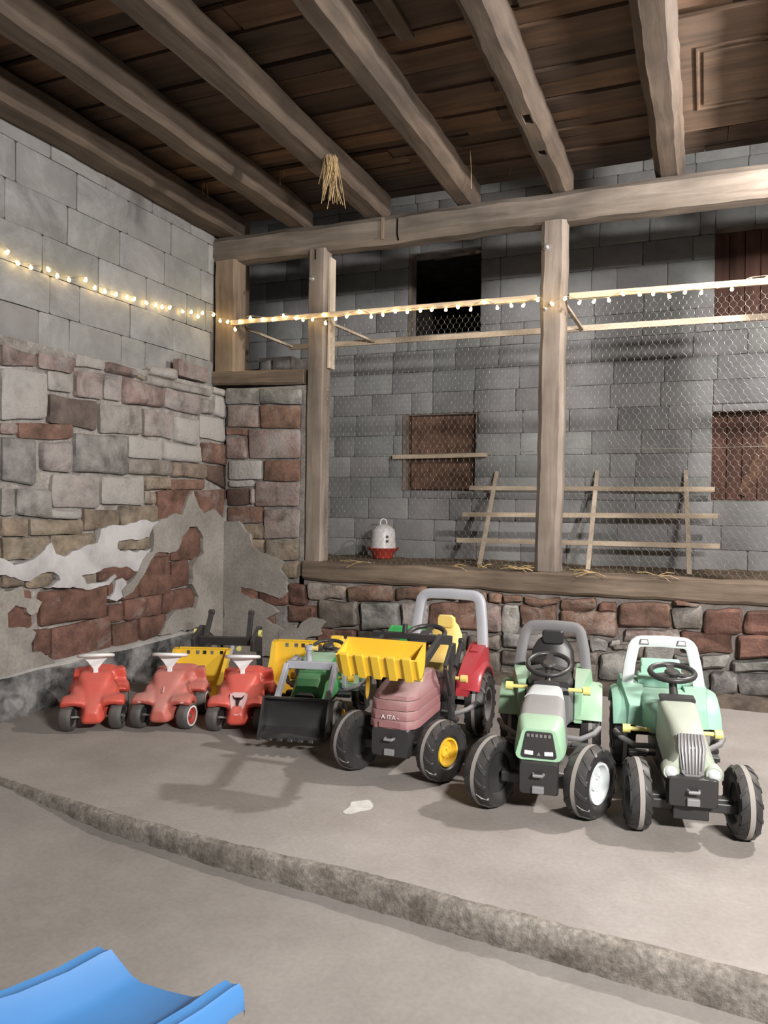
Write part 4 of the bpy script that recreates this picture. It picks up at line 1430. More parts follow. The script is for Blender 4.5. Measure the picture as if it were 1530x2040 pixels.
def seat_part(parent, y, z, w_, mat, back_h=0.22, head=True):
    """bucket seat: cushion and rounded back in one mesh, headrest pad as sub-part"""
    mb = MB()
    mb.loft([rrect(w_ * .86, z, z + .045, y + .17, .02), rrect(w_, z, z + .055, y + .13, .024), rrect(w_, z, z + .05, y + .02, .024), rrect(w_ * .95, z, z + .06, y - .03, .024)])
    rows_ = [(0.0, .92, .05), (.3, 1.02, .055), (.62, .95, .05), (.82, .72, .045), (.90, .52, .04), (1.0, .48, .036), (1.02, .30, .02)]
    rings = []
    for (t, k, dp) in rows_:
        zz = z + .02 + t * back_h
        yy = y - .035 - t * .05
        hw = w_ * k / 2
        rings.append([Vector((-hw, yy, zz)), Vector((-hw * .8, yy + dp * .35, zz)), Vector((0, yy + dp * .2, zz)), Vector((hw * .8, yy + dp * .35, zz)), Vector((hw, yy, zz)), Vector((hw * .8, yy - dp * .5, zz)), Vector((0, yy - dp * .6, zz)), Vector((-hw * .8, yy - dp * .5, zz))])
    mb.loft(rings)
    s_ = mb.build('seat', mat, parent, smooth=55)
    if head:
        zz = z + .02 + back_h * .93
        yy = y - .035 - .05 * .93
        MB().loft([rrect(w_ * .44, zz - .034, zz + .030, yy + .012, .016), rrect(w_ * .50, zz - .042, zz + .036, yy + .028, .02), rrect(w_ * .44, zz - .034, zz + .030, yy + .042, .018)]).build('headrest', mat, s_, smooth=45)
    return s_


def pins(parent, y, z, half, mat='pin', inner=0.10):
    for sd in (-1, 1):
        mb = MB().lathe([(sd * inner, 0.0), (sd * inner, .010), (sd * (half - .035), .010), (sd * (half - .035), .021), (sd * half, .021), (sd * half, 0)], 'x', (0, y, z), 10)
        mb.build('mounting_pin', mat, parent, smooth=40)


def chassis(parent, fy, ry, zf, zr, track_f, track_r, w_=0.15):
    mb = MB()
    mb.loft([rrect(w_ * .8, .12, .25, ry - .06, .02), rrect(w_, .10, .27, ry + .1, .02), rrect(w_, .12, .28, 0.0, .02), rrect(w_ * .9, .13, .27, fy - .1, .02), rrect(w_, .14, .26, fy + .09, .02)])
    c_ = mb.build('chassis', 'black', parent, smooth=40)
    MB().beam((-track_f, fy, zf), (track_f, fy, zf), 0.05, 0.045).build('front_axle', 'black', c_, bevel=.006)
    MB().tube([(-track_r, ry, zr), (track_r, ry, zr)], 0.016, 10).build('rear_axle', 'black', c_, smooth=60)
    # footrests that run out in front of the mudguards
    for sd in (-1, 1):
        MB().tube([(sd * .07, ry + .33, .20), (sd * .16, ry + .34, .20), (sd * .225, ry + .31, .225), (sd * .25, ry + .25, .24)], 0.014, 8).build('footrest', 'greydark', c_, smooth=60)
        MB().tube([(sd * .08, ry + .42, .19), (sd * .13, ry + .42, .19)], 0.011, 8).box((sd * .16, ry + .42, .19), (.08, .05, .022)).build('pedal', 'black', c_, bevel=.003)
    return c_


def tow_nose(parent, fy, w_=0.15, z0=0.13, z1=0.25):
    mb = MB()
    mb.loft([rrect(w_ * .95, z0 + .02, z1 + .02, fy + .04, .015), rrect(w_, z0, z1 + .02, fy + .10, .015), rrect(w_ * .92, z0 + .01, z1 + .01, fy + .125, .015)])
    b_ = mb.build('bumper', 'black', parent, smooth=40)
    MB().tube([(-.022, fy + .125, z1 - .035), (-.018, fy + .150, z1 - .035), (.018, fy + .150, z1 - .035), (.022, fy + .125, z1 - .035)], 0.007, 6).build('tow_hook', 'greymid', b_, smooth=50)
    MB().box((0, fy + .13, z0 + .03), (.05, .022, .03)).build('tow_hook', 'greymid', b_, bevel=.004)
    return b_


# ------------------------------------------------------------ T4: pale green tractor with grey hood
def tractor_grey_hood():
    t = thing('pedal_tractor', (-0.70, 3.83, 0), heading(.12, -1), 'pale green toy pedal tractor with grey hood, black seat and charcoal roll bar', 'toy tractor', 'toy pedal tractors')
    fy, ry = 0.40, -0.40
    chassis(t, fy, ry, .145, .175, .17, .18)
    tow_nose(t, fy, .17, .11, .24)
    for sd in (-1, 1):
        make_wheel(t, (sd * .212, fy, .156), .156, .112, 'offwhite', sd, R(-27), 13, rim_r=.56)
        make_wheel(t, (sd * .205, ry, .18), .18, .105, 'offwhite', sd, 0, 14)
    # hood in three moulded sections
    MB().loft([rrect(.165, .25, .480, 0.06, .03, top=.14), rrect(.19, .25, .490, 0.09, .03, top=.155), rrect(.215, .25, .475, .22, .03, top=.185)]).build('hood_top', 'offwhite', t, smooth=35)
    MB().loft([rrect(.216, .25, .473, .222, .035, top=.187), rrect(.228, .25, .455, .31, .035, top=.20), rrect(.222, .26, .425, .40, .035, top=.20)]).build('hood_middle', 'greymid', t, smooth=35)
    MB().loft([rrect(.055, .485, .499, .03, .006), rrect(.12, .485, .499, .05, .006), rrect(.12, .485, .499, .09, .006)]).build('fuel_lid', 'black', t, smooth=40)
    nose = MB().loft([rrect(.224, .262, .430, .402, .03, top=.20), rrect(.222, .255, .425, .44, .03, top=.195), rrect(.205, .255, .405, .50, .028, top=.165), rrect(.195, .26, .395, .515, .025, top=.15)]).build('nose', 'green_pale', t, smooth=35)
    gr = MB().loft([rrect(.152, .270, .385, .512, .012, top=.118), rrect(.148, .272, .383, .521, .012, top=.114)]).build('grille', 'black', nose, smooth=35)
    for k in range(6):
        MB().box((-.045 + .018 * k, .5225, .368), (.011, .006, .012)).build('louvre', 'greydark', nose)
    for sd in (-1, 1):
        MB().box((sd * .042, .523, .294), (.038, .008, .018), Euler((0, -sd * .06, 0))).build('headlight', 'offwhite', nose, bevel=.003)
    MB().prism([(-.008, .522, .284), (.008, .522, .284), (0, .522, .298)], (0, .003, 0)).build('emblem', 'greymid', nose)
    # rear body: mudguards and dash
    for sd in (-1, 1):
        mb = MB().loft(fender_rings(sd * .125, sd * .262, ry, .185, .215, 20, 150))
        mb.loft([[Vector((sd * .125, ry + .20, .24)), Vector((sd * .16, ry + .20, .24)), Vector((sd * .16, ry + .20, .42)), Vector((sd * .125, ry + .20, .42))],
                 [Vector((sd * .125, ry + .03, .30)), Vector((sd * .22, ry + .03, .32)), Vector((sd * .20, ry + .03, .478)), Vector((sd * .125, ry + .03, .478))],
                 [Vector((sd * .125, ry - .12, .30)), Vector((sd * .22, ry - .12, .32)), Vector((sd * .20, ry - .12, .485)), Vector((sd * .125, ry - .12, .485))]])
        mb.build('mudguard', 'green_pale', t, smooth=40)
    MB().loft([rrect(.25, .24, .40, ry - .10, .02), rrect(.25, .24, .40, ry + .18, .02), rrect(.20, .24, .44, ry + .30, .03)]).build('cab_floor', 'greydark', t, smooth=35)
    seat_part(t, ry + .02, .40, .23, 'black', .235)
    roll_bar(t, .355, .30, .47, .69, ry - .02, ry - .06, .056, .035, 'greydark', .05)
    steering_wheel(t, (0, ry + .30, .553), .105, R(-20), col_to=(0, ry + .40, .44))
    pins(t, ry + .36, .445, .205)


# ------------------------------------------------------------ T5: mint tractor with round nose
def tractor_mint():
    t = thing('pedal_tractor', (-0.118, 3.885, 0), heading(.18, -1), 'mint toy pedal tractor with ribbed grille, round headlights and off-white roll bar', 'toy tractor', 'toy pedal tractors')
    fy, ry = 0.425, -0.41
    chassis(t, fy, ry, .135, .175, .17, .19)
    tow_nose(t, fy - .02, .20, .135, .245)
    MB().box((-.12, fy + .02, .125), (.16, .05, .04)).box((.12, fy + .02, .125), (.16, .05, .04)).box((0, fy + .02, .105), (.14, .09, .06)).build('axle_arms', 'black', t, bevel=.005)
    for sd in (-1, 1):
        make_wheel(t, (sd * .207, fy, .146), .146, .086, 'black', sd, R(4), 13)
        make_wheel(t, (sd * .195, ry, .18), .18, .11, 'black', sd, 0, 14)
    hood = MB().loft([rrect(.17, .28, .465, .05, .02, top=.16), rrect(.18, .27, .468, .09, .025, top=.168), rrect(.19, .26, .458, .20, .035, top=.16), rrect(.195, .25, .440, .32, .04, top=.145), rrect(.205, .245, .415, .42, .045, top=.135), rrect(.205, .242, .392, .47, .045, top=.125), rrect(.17, .248, .370, .495, .045, top=.115)]).build('hood', 'sage', t, smooth=45)
    # ribbed grille, slanting down the nose
    gb = MB().loft([[Vector((-.050, .455, .418)), Vector((.050, .455, .418)), Vector((.050, .430, .405)), Vector((-.050, .430, .405))], [Vector((-.054, .495, .368)), Vector((.054, .495, .368)), Vector((.05, .45, .36)), Vector((-.05, .45, .36))], [Vector((-.042, .514, .275)), Vector((.042, .514, .275)), Vector((.04, .46, .275)), Vector((-.04, .46, .275))], [Vector((-.022, .514, .256)), Vector((.022, .514, .256)), Vector((.02, .46, .256)), Vector((-.02, .46, .256))]]).build('grille', 'greydark', hood, smooth=30)
    for k in range(7):
        x = -.042 + .014 * k
        MB().tube([(x * .9, .458, .419), (x, .500, .369), (x * .82, .518, .274 if abs(x) < .03 else .290)], 0.0036, 6).build('grille_bar', 'chrome', hood, smooth=60)
    for sd in (-1, 1):
        MB().lathe([(.440, .0), (.44, .034), (.492, .036), (.504, .030), (.502, .024), (.506, .0)], 'y', (sd * .082, .004, .272), 20).build('headlight', 'sage', hood, smooth=40)
        MB().lathe([(.503, .024), (.512, .018), (.515, 0)], 'y', (sd * .082, .004, .272), 20).build('headlight_lens', 'offwhite', hood, smooth=60)
    MB().loft([rrect(.14, .465, .483, .035, .008), rrect(.155, .465, .488, .06, .009), rrect(.155, .458, .480, .105, .009)]).build('dash', 'black', t, smooth=40)
    # one moulded mint body: mudguards, tub and seat back
    for sd in (-1, 1):
        mb = MB().loft(fender_rings(sd * .10, sd * .256, ry, .18, .22, 22, 150, crown=.016))
        mb.loft([[Vector((sd * .10, ry + .23, .26)), Vector((sd * .19, ry + .23, .27)), Vector((sd * .18, ry + .21, .36)), Vector((sd * .10, ry + .21, .36))],
                 [Vector((sd * .10, ry + .06, .30)), Vector((sd * .225, ry + .06, .36)), Vector((sd * .205, ry + .06, .435)), Vector((sd * .10, ry + .06, .425))],
                 [Vector((sd * .10, ry - .12, .30)), Vector((sd * .225, ry - .12, .36)), Vector((sd * .205, ry - .12, .45)), Vector((sd * .10, ry - .12, .44))]])
        mb.build('mudguard', 'mint', t, smooth=40)
    MB().loft([rrect(.24, .24, .41, ry - .12, .03), rrect(.25, .24, .415, ry + .10, .04), rrect(.24, .24, .41, ry + .26, .05), rrect(.15, .25, .39, ry + .36, .05)]).build('tub', 'mint', t, smooth=40)
    MB().loft([rrect(.24, .40, .455, ry + .00, .012), rrect(.24, .40, .475, ry - .05, .012), rrect(.24, .40, .48, ry - .075, .012)]).loft([rrect(.20, .44, .515, ry - .045, .012, lean=-.15), rrect(.20, .44, .545, ry - .085, .012, lean=-.15)]).build('seat', 'mint', t, smooth=40)
    rb = roll_bar(t, .355, .295, .42, .645, ry + .02, ry - .02, .056, .03, 'offwhite', .045)
    for sd in (-1, 1):
        mb = MB()
        z, x, y = .646, sd * .092, ry - .001
        mb.prism([(x - .024, y, z - .013), (x + .024, y, z - .013), (x + .018, y, z + .013), (x - .018, y, z + .013)], (0, .006, 0), 0)
        mb.prism([(x - .018, y + .006, z - .008), (x + .018, y + .006, z - .008), (x + .014, y + .006, z + .009), (x - .014, y + .006, z + .009)], (0, .003, 0), 1)
        mb.build('work_light', ['greydark', 'white'], rb)
    steering_wheel(t, (0, ry + .335, .56), .100, R(-11), col_to=(0, ry + .40, .46), thick=.014)
    pins(t, ry + .36, .285, .225)


# ------------------------------------------------------------ bucket shapes
def trough(profile, half, thick, mat, name, parent, teeth=0, tooth=(0.03, 0.03), smooth=30, mi_t=None):
    """profile: list of (y,z) from back lip to front lip, extruded over x = -half..half with side plates"""
    mb = MB()
    P_ = [Vector((0, y, z)) for y, z in profile]
    k = len(P_)
    inner = []
    cen = sum(P_, Vector()) / k
    for i in range(k):
        t = (P_[min(i + 1, k - 1)] - P_[max(i - 1, 0)]).normalized()
        n_ = Vector((0, -t.z, t.y))
        if n_.dot(cen - P_[i]) < 0:
            n_ = -n_
        inner.append(P_[i] + n_ * thick)
    ring = P_ + list(reversed(inner))
    mb.loft([[p + Vector((-half, 0, 0)) for p in ring], [p + Vector((half, 0, 0)) for p in ring]])
    for sd in (-1, 1):
        mb.prism([p + Vector((sd * half - (thick if sd > 0 else 0), 0, 0)) for p in P_], (thick, 0, 0))
    return mb


def bobby(loc, h, label, body, wheel_style, badge, wide=False):
    t = thing('ride_on_car', (loc[0], loc[1], 0), heading(*h), label, 'ride-on car', 'red ride-on cars')
    # hull with a tall bonnet, saddle and tail; wings over the wheels; all fused into one skin
    HU = [(.272, .085, .07, .125, .07), (.255, .115, .055, .150, .085), (.215, .135, .05, .180, .10), (.165, .150, .05, .225, .125), (.115, .185, .05, .275, .155), (.065, .235, .05, .312, .195), (.02, .250, .05, .322, .200), (-.02, .235, .05, .305, .18),
          (-.05, .20, .05, .232, .15), (-.12, .195, .05, .205, .15), (-.17, .215, .06, .228, .16), (-.215, .26, .07, .285, .19), (-.255, .26, .09, .300, .20), (-.285, .20, .13, .270, .16)]
    mb = MB().loft([rrect(w_, z0, z1, y, min(.034, (z1 - z0) * .3, wt * .3), top=wt) for (y, w_, z0, z1, wt) in HU])
    for sd in (-1, 1):
        for (yc, ra, a0, a1, xo) in ((.165, .106, 50, 150, .178), (-.185, .106, 45, 165, .178)):
            mb.loft(fender_rings(sd * .045, sd * xo, yc, .085, ra, a0, a1, thick=.034, crown=.018))
        # bonnet flank running down into the wing
        mb.loft([[Vector((sd * .05, .20, .14)), Vector((sd * .11, .20, .15)), Vector((sd * .09, .20, .195)), Vector((sd * .05, .20, .19))], [Vector((sd * .05, .12, .14)), Vector((sd * .15, .12, .17)), Vector((sd * .12, .12, .235)), Vector((sd * .05, .12, .25))], [Vector((sd * .05, .02, .14)), Vector((sd * .13, .02, .16)), Vector((sd * .125, .02, .25)), Vector((sd * .05, .02, .28))]])
        mb.loft([[Vector((sd * .05, -.20, .15)), Vector((sd * .17, -.20, .17)), Vector((sd * .155, -.20, .285)), Vector((sd * .05, -.20, .27))], [Vector((sd * .05, -.27, .16)), Vector((sd * .14, -.27, .18)), Vector((sd * .135, -.27, .290)), Vector((sd * .05, -.27, .28))]])
    b = mb.build('body', body, t, smooth=180)
    rm = b.modifiers.new('fuse', 'REMESH')
    rm.mode = 'VOXEL'
    rm.voxel_size = 0.0075
    rm.use_smooth_shade = True
    sm = b.modifiers.new('soften', 'SMOOTH')
    sm.factor = 0.5
    sm.iterations = 7
    # steering wheel: flat white ring on a triangular bracket
    c_ = Vector((0, .045, .412))
    m_ = Euler((R(12), 0, 0)).to_matrix()
    mb = MB().tube([c_ + m_ @ Vector((math.cos(2 * PI * k / 26) * .098, math.sin(2 * PI * k / 26) * .085, 0)) for k in range(26)], .0105, 8, loop=True)
    sw = mb.build('steering_wheel', 'white', t, smooth=60)
    mb = MB()
    mb.loft([[Vector((-.075, .035, .405)), Vector((.075, .035, .405)), Vector((.075, .052, .405)), Vector((-.075, .052, .405))], [Vector((-.045, .035, .375)), Vector((.045, .035, .375)), Vector((.045, .052, .375)), Vector((-.045, .052, .375))],
             [Vector((-.014, .040, .335)), Vector((.014, .040, .335)), Vector((.014, .058, .335)), Vector((-.014, .058, .335))], [Vector((-.013, .045, .300)), Vector((.013, .045, .300)), Vector((.013, .063, .300)), Vector((-.013, .063, .300))]])
    mb.build('steering_bracket', 'white', sw, bevel=.003)
    hub = {'dark': 'black', 'whitewall': 'redhub', 'ring': 'black'}[wheel_style]
    for (sx, y, st) in ((-1, .165, 1), (1, .165, 1), (-1, -.18, 0), (1, -.18, 0)):
        wl_ = make_wheel(t, (sx * .138, y, .078), .078, .072, hub, sx, R(-14) if st else 0, 0, rim_r=.62, dish=.45, tire='tire_dusty', band=False)
        if wheel_style != 'dark':
            s_ = sx
            r0, r1 = (.050, .060) if wheel_style == 'whitewall' else (.052, .056)
            MB().lathe([(s_ * .034, r0), (s_ * .0375, r0), (s_ * .0375, r1), (s_ * .034, r1)], 'x', (0, 0, 0), 28).build('whitewall', 'white', wl_, smooth=40)
        MB().lathe([(sx * .018, .010), (sx * .032, .010), (sx * .034, .006), (sx * .034, 0)], 'x', (0, 0, 0), 10).build('hub_cap', 'steel', wl_, smooth=50)
    MB().tube([(-.12, .165, .078), (.12, .165, .078)], .008, 8).build('axle', 'steel', t, smooth=60)
    MB().tube([(-.12, -.18, .078), (.12, -.18, .078)], .008, 8).build('axle', 'steel', t, smooth=60)
    if badge == 'shield':
        def F_(x, z, off):
            # follows the slope of the nose
            yy = lerp(.268, .168, (z - .142) / .11) + off
            return Vector((x, yy, z - .035))
        out = [(-.052, .245), (-.03, .252), (.03, .252), (.052, .245), (.050, .215), (.032, .165), (.012, .142), (-.012, .142), (-.032, .165), (-.050, .215)]
        sh = MB().prism([F_(x, z, -.022) for x, z in out], (0, .030, .012)).build('grille_badge', 'shield', b, bevel=.004)
        mb = MB()
        for poly in ([(-.034, .238), (-.020, .226), (.020, .226), (.034, .238), (.026, .222), (.012, .214), (-.012, .214), (-.026, .222)], [(-.013, .222), (.013, .222), (.008, .192), (0, .184), (-.008, .192)]):
            mb.prism([F_(x, z, .007) for x, z in poly], (0, .006, .0145))
        mb.build('bull_emblem', 'badge', b)
    elif badge == 'lamps':
        for sd in (-1, 1):
            MB().lathe([(-.004, 0.0), (-.004, .020), (.004, .018), (.007, .0)], 'y', (sd * .125, .225, .180), 14, rot=Euler((R(52), 0, 0))).build('headlight', 'shield', b, smooth=50)
        MB().box((0.0, .172, .228), (.006, .04, .008), Euler((R(-45), 0, 0))).build('emblem', 'shield', b)
    elif badge == 'sticker':
        MB().prism([(-.100, .075, .245), (-.108, .06, .205), (-.112, .095, .205)], (-.004, 0, .003)).build('sticker', 'shield', b)
    return t


bobby((-3.40, 3.70), (.60, -.80), 'bright red ride-on car with plain dark wheels, next to the kerb', 'red', 'dark', 'sticker')
bobby((-3.01, 3.92), (.36, -.93), 'faded red ride-on car with white-ringed red hubs', 'red_faded', 'whitewall', 'lamps')
bobby((-2.585, 4.06), (.40, -.915), 'red ride-on car with a pale bull badge on its nose', 'red', 'ring', 'shield')

tractor_grey_hood()
tractor_mint()


# ------------------------------------------------------------ T3: dusty rose tractor with the yellow loader bucket
def text_mesh(body, size, parent, loc, rot, mat, ext=0.001, name='lettering'):
    cu = D.curves.new(name, 'FONT')
    cu.body = body
    cu.size = size
    cu.extrude = ext
    cu.align_x = 'CENTER'
    tmp = D.objects.new('tmp', cu)
    COL.objects.link(tmp)
    dg = bpy.context.evaluated_depsgraph_get()
    me = D.meshes.new_from_object(tmp.evaluated_get(dg))
    D.objects.remove(tmp)
    me.materials.clear()
    me.materials.append(M[mat])
    o = D.objects.new(name, me)
    COL.objects.link(o)
    o.parent = parent
    o.location = loc
    o.rotation_euler = rot
    return o


def tractor_loader():
    t = thing('pedal_tractor', (-1.408, 4.015, 0), heading(.035, -1), 'dusty rose toy pedal tractor with raised yellow bucket, yellow seat and grey roll bar', 'toy tractor', 'toy pedal tractors')
    fy, ry = 0.41, -0.41
    chassis(t, fy, ry, .145, .18, .17, .18, .17)
    tow_nose(t, fy, .20, .12, .25)
    for sd in (-1, 1):
        make_wheel(t, (sd * .225, fy, .148), .148, .105, 'yellow', sd, R(-24), 13, rim_r=.46)
        make_wheel(t, (sd * .222, ry, .185), .185, .115, 'greydark', sd, 0, 14)
    # ribbed hood: three stacked shells with grooves between them
    sh = [(.262, .300, .252, 0.0), (.303, .345, .250, .004), (.348, .392, .244, .012), (.395, .475, .232, .03)]
    hood = None
    for i, (z0, z1, w_, back) in enumerate(sh):
        y1 = .535 - back
        pts = []
        for (x, y) in ((-w_ / 2, .10), (-w_ / 2, y1 - .08), (-w_ / 2 + .012, y1 - .035), (-w_ / 2 + .045, y1 - .006), (0, y1), (w_ / 2 - .045, y1 - .006), (w_ / 2 - .012, y1 - .035), (w_ / 2, y1 - .08), (w_ / 2, .10)):
            pts.append((x, y))
        rings = [[Vector((x, y, z0)) for x, y in pts], [Vector((x * 1.0, y - .004, z1 - .006)) for x, y in pts]]
        if i == 3:
            rings = [[Vector((x, y, z0)) for x, y in pts], [Vector((x * .97, min(y, y1 - .012 if y > .2 else y), z0 + .018)) for x, y in pts], [Vector((x * .90, .10 + (y - .10) * .86, z0 + .042)) for x, y in pts], [Vector((x * .80, .10 + (y - .10) * .45, z1)) for x, y in pts], [Vector((x * .72, .10 + (y - .10) * .05, z1 + .006)) for x, y in pts]]
        else:
            rings.append([Vector((x * .985, y - .008, z1)) for x, y in pts])
        o = MB().loft(rings).build('hood_shell', 'pink', t, smooth=35)
        hood = hood or o
    MB().loft([rrect(.225, .27, .43, .06, .02), rrect(.225, .27, .40, .42, .02), rrect(.19, .27, .385, .48, .02)]).build('hood_core', 'black', t, smooth=35)
    text_mesh('A ITA -', .030, hood, (0.0, .5345, .3075), (R(90), 0, PI), 'white', .0012)
    MB().prism([(-.055, .536, .294), (.055, .536, .294), (.055, .536, .268), (-.055, .536, .268)], (0, .004, 0)).build('number_plate', 'pink', hood)
    # body, mudguards, seat, roll bar
    MB().loft([rrect(.25, .25, .39, ry - .10, .02), rrect(.25, .25, .39, ry + .18, .02), rrect(.20, .25, .42, ry + .30, .03), rrect(.15, .25, .46, ry + .42, .03)]).build('cab_floor', 'black', t, smooth=35)
    for sd in (-1, 1):
        mb = MB().loft(fender_rings(sd * .13, sd * .262, ry, .19, .225, 28, 150, crown=.022))
        mb.loft([[Vector((sd * .13, ry + .22, .27)), Vector((sd * .20, ry + .22, .27)), Vector((sd * .19, ry + .20, .34)), Vector((sd * .13, ry + .20, .36))],
                 [Vector((sd * .13, ry + .08, .32)), Vector((sd * .245, ry + .08, .38)), Vector((sd * .23, ry + .08, .46)), Vector((sd * .14, ry + .08, .46))],
                 [Vector((sd * .13, ry - .06, .32)), Vector((sd * .245, ry - .06, .40)), Vector((sd * .235, ry - .06, .515)), Vector((sd * .14, ry - .06, .515))],
                 [Vector((sd * .13, ry - .14, .32)), Vector((sd * .245, ry - .14, .40)), Vector((sd * .235, ry - .14, .52)), Vector((sd * .14, ry - .14, .52))]])
        o = mb.build('mudguard', 'crimson', t, smooth=40)
        MB().loft([rrect(.05, .488, .492, ry + .02, .002, x0=sd * .185), rrect(.05, .513, .517, ry - .04, .002, x0=sd * .185)]).build('vent', 'crimson', o)
    seat_part(t, ry + .03, .40, .205, 'yellow_pale', .25)
    roll_bar(t, .425, .375, .50, .80, ry - .09, ry - .13, .060, .045, 'greyblue', .055)
    steering_wheel(t, (0, ry + .37, .632), .102, R(-18), col_to=(0, ry + .46, .46), thick=.014)
    # loader: side frames, lift arms, crossbar, lever, bucket
    for sd in (-1, 1):
        fr = MB()
        fr.beam((sd * .165, .02, .20), (sd * .165, .02, .60), .022, .075, up=(0, 1, 0))
        fr.beam((sd * .165, .02, .30), (sd * .165, .16, .50), .018, .03, up=(0, 1, 0))
        fr.beam((sd * .165, .16, .50), (sd * .165, .03, .60), .018, .03, up=(0, 1, 0))
        f_ = fr.build('loader_frame', 'black', t, bevel=.004)
        ar = MB()
        ar.beam((sd * .150, .00, .615), (sd * .150, .22, .655), .022, .05)
        ar.beam((sd * .150, .20, .660), (sd * .150, .62, .545), .022, .045)
        ar.build('lift_arm', 'black', t, bevel=.004)
        MB().lathe([(sd * .150, 0), (sd * .150, .022), (sd * .185, .022), (sd * .185, 0)], 'x', (0, .62, .545), 12).build('arm_pin', 'pin', t, smooth=40)
    MB().beam((-.150, .24, .665), (.205, .24, .665), .035, .03).build('crossbar', 'black', t, bevel=.004)
    MB().tube([(.03, .24, .68), (.03, .235, .725)], .014, 8).build('crossbar_knob', 'black', t, smooth=50)
    MB().tube([(.14, .24, .68), (.14, .24, .69)], .016, 8).build('crossbar_knob', 'black', t, smooth=50)
    MB().beam((-.185, .02, .48), (-.195, -.06, .60), .022, .026).tube([(-.205, -.06, .605), (-.18, -.06, .605)], .017, 10).build('lift_lever', 'black', t, bevel=.003)
    prof = [(.60, .705), (.602, .66), (.612, .60), (.635, .560), (.665, .542), (.70, .548), (.748, .642)]
    half = .198
    bk = trough(prof, half, .010, 'yellow', 'bucket', t)
    bo = bk.build('bucket', 'yellow', t, smooth=30)
    # corrugated front plate: raised ribs that end in teeth above the lip
    for k in range(5):
        x = -half + .045 + k * (2 * half - .09) / 4
        a, b = Vector((x, .702, .540)), Vector((x, .758, .655))
        MB().beam(a, b, .040, .018, up=(0, .9, -.44)).build('bucket_rib', 'yellow', bo, bevel=.003)
    pins(t, ry + .33, .395, .225, 'yellow_pale')


tractor_loader()


# ------------------------------------------------------------ small green loader tractor
def tractor_green():
    t = thing('pedal_tractor', (-2.17, 4.30, 0), heading(.22, -.97), 'small green toy tractor with grey loader arms and lowered black bucket', 'toy tractor', 'toy pedal tractors')
    fy, ry = 0.33, -0.33
    chassis(t, fy, ry, .105, .14, .14, .15, .12)
    for sd in (-1, 1):
        make_wheel(t, (sd * .175, fy, .11), .11, .075, 'yellow', sd, 0, 11)
        make_wheel(t, (sd * .185, ry, .145), .145, .09, 'yellow', sd, 0, 12)
    hood = MB().loft([rrect(.22, .19, .412, -.06, .02, top=.18), rrect(.23, .19, .410, .08, .02, top=.185), rrect(.23, .19, .380, .22, .02, top=.17), rrect(.22, .19, .335, .34, .02, top=.15), rrect(.20, .19, .30, .37, .02, top=.14)]).build('hood', 'green', t, smooth=25)
    MB().loft([rrect(.172, .404, .416, -.05, .004), rrect(.176, .402, .414, .08, .004), rrect(.155, .372, .383, .22, .004)]).build('hood_panel', 'green_pale', hood, smooth=25)
    for sd in (-1, 1):
        mb = MB().loft(fender_rings(sd * .10, sd * .235, ry, .145, .175, 15, 150))
        mb.loft([[Vector((sd * .10, ry + .30, .18)), Vector((sd * .215, ry + .30, .19)), Vector((sd * .205, ry + .30, .235)), Vector((sd * .10, ry + .30, .235))],
                 [Vector((sd * .10, ry + .12, .22)), Vector((sd * .215, ry + .12, .24)), Vector((sd * .20, ry + .12, .33)), Vector((sd * .10, ry + .12, .34))],
                 [Vector((sd * .10, ry - .10, .22)), Vector((sd * .20, ry - .10, .28)), Vector((sd * .19, ry - .10, .36)), Vector((sd * .10, ry - .10, .36))]])
        mb.build('mudguard', 'green_pale', t, smooth=35)
    MB().loft([rrect(.20, .19, .31, ry - .10, .02), rrect(.20, .19, .31, ry + .28, .02)]).build('cab_floor', 'green', t, smooth=35)
    seat_part(t, ry + .02, .31, .18, 'yellow', .13, head=False)
    steering_wheel(t, (0, ry + .18, .435), .095, R(-14), col_to=(0, ry + .30, .36))
    # grey loader arms
    for sd in (-1, 1):
        ar = MB()
        ar.beam((sd * .145, -.12, .30), (sd * .145, .08, .395), .026, .05)
        ar.beam((sd * .145, .06, .39), (sd * .145, .30, .385), .026, .045)
        ar.beam((sd * .145, .28, .395), (sd * .145, .50, .215), .026, .05)
        ar.beam((sd * .145, .05, .39), (sd * .145, .02, .22), .022, .045, up=(0, 1, 0))
        ar.build('lift_arm', 'greyblue', t, bevel=.004)
        MB().lathe([(sd * .125, 0), (sd * .125, .020), (sd * .172, .020), (sd * .172, 0)], 'x', (0, .50, .215), 12).build('arm_pin', 'black', t, smooth=40)
    MB().beam((-.145, .27, .40), (.145, .27, .40), .03, .045).build('crossbar', 'greyblue', t, bevel=.004)
    MB().tube([(.02, .25, .40), (.02, .25, .49)], .017, 10).lathe([(.485, 0), (.485, .026), (.51, .026), (.515, 0)], 'z', (.02, .25, 0), 12).build('lift_grip', 'greyblue', t, smooth=50)
    MB().lathe([(-.02, 0), (-.02, .014), (.012, .014), (.012, 0)], 'x', (-.012, .25, .495), 10).build('grip_pin', 'yellow_pale', t, smooth=50)
    prof = [(.585, .285), (.535, .275), (.515, .22), (.515, .15), (.535, .105), (.60, .085), (.68, .085)]
    half = .19
    bo = trough(prof, half, .010, 'black', 'bucket', t).build('bucket', 'black', t, smooth=30)
    for k in range(7):
        x = -half + .02 + k * (2 * half - .04) / 6
        MB().box((x, .69, .086), (.03, .035, .012), taper=.8).build('bucket_tooth', 'black', bo, bevel=.002)
    pins(t, .0, .27, .20, 'yellow')


tractor_green()


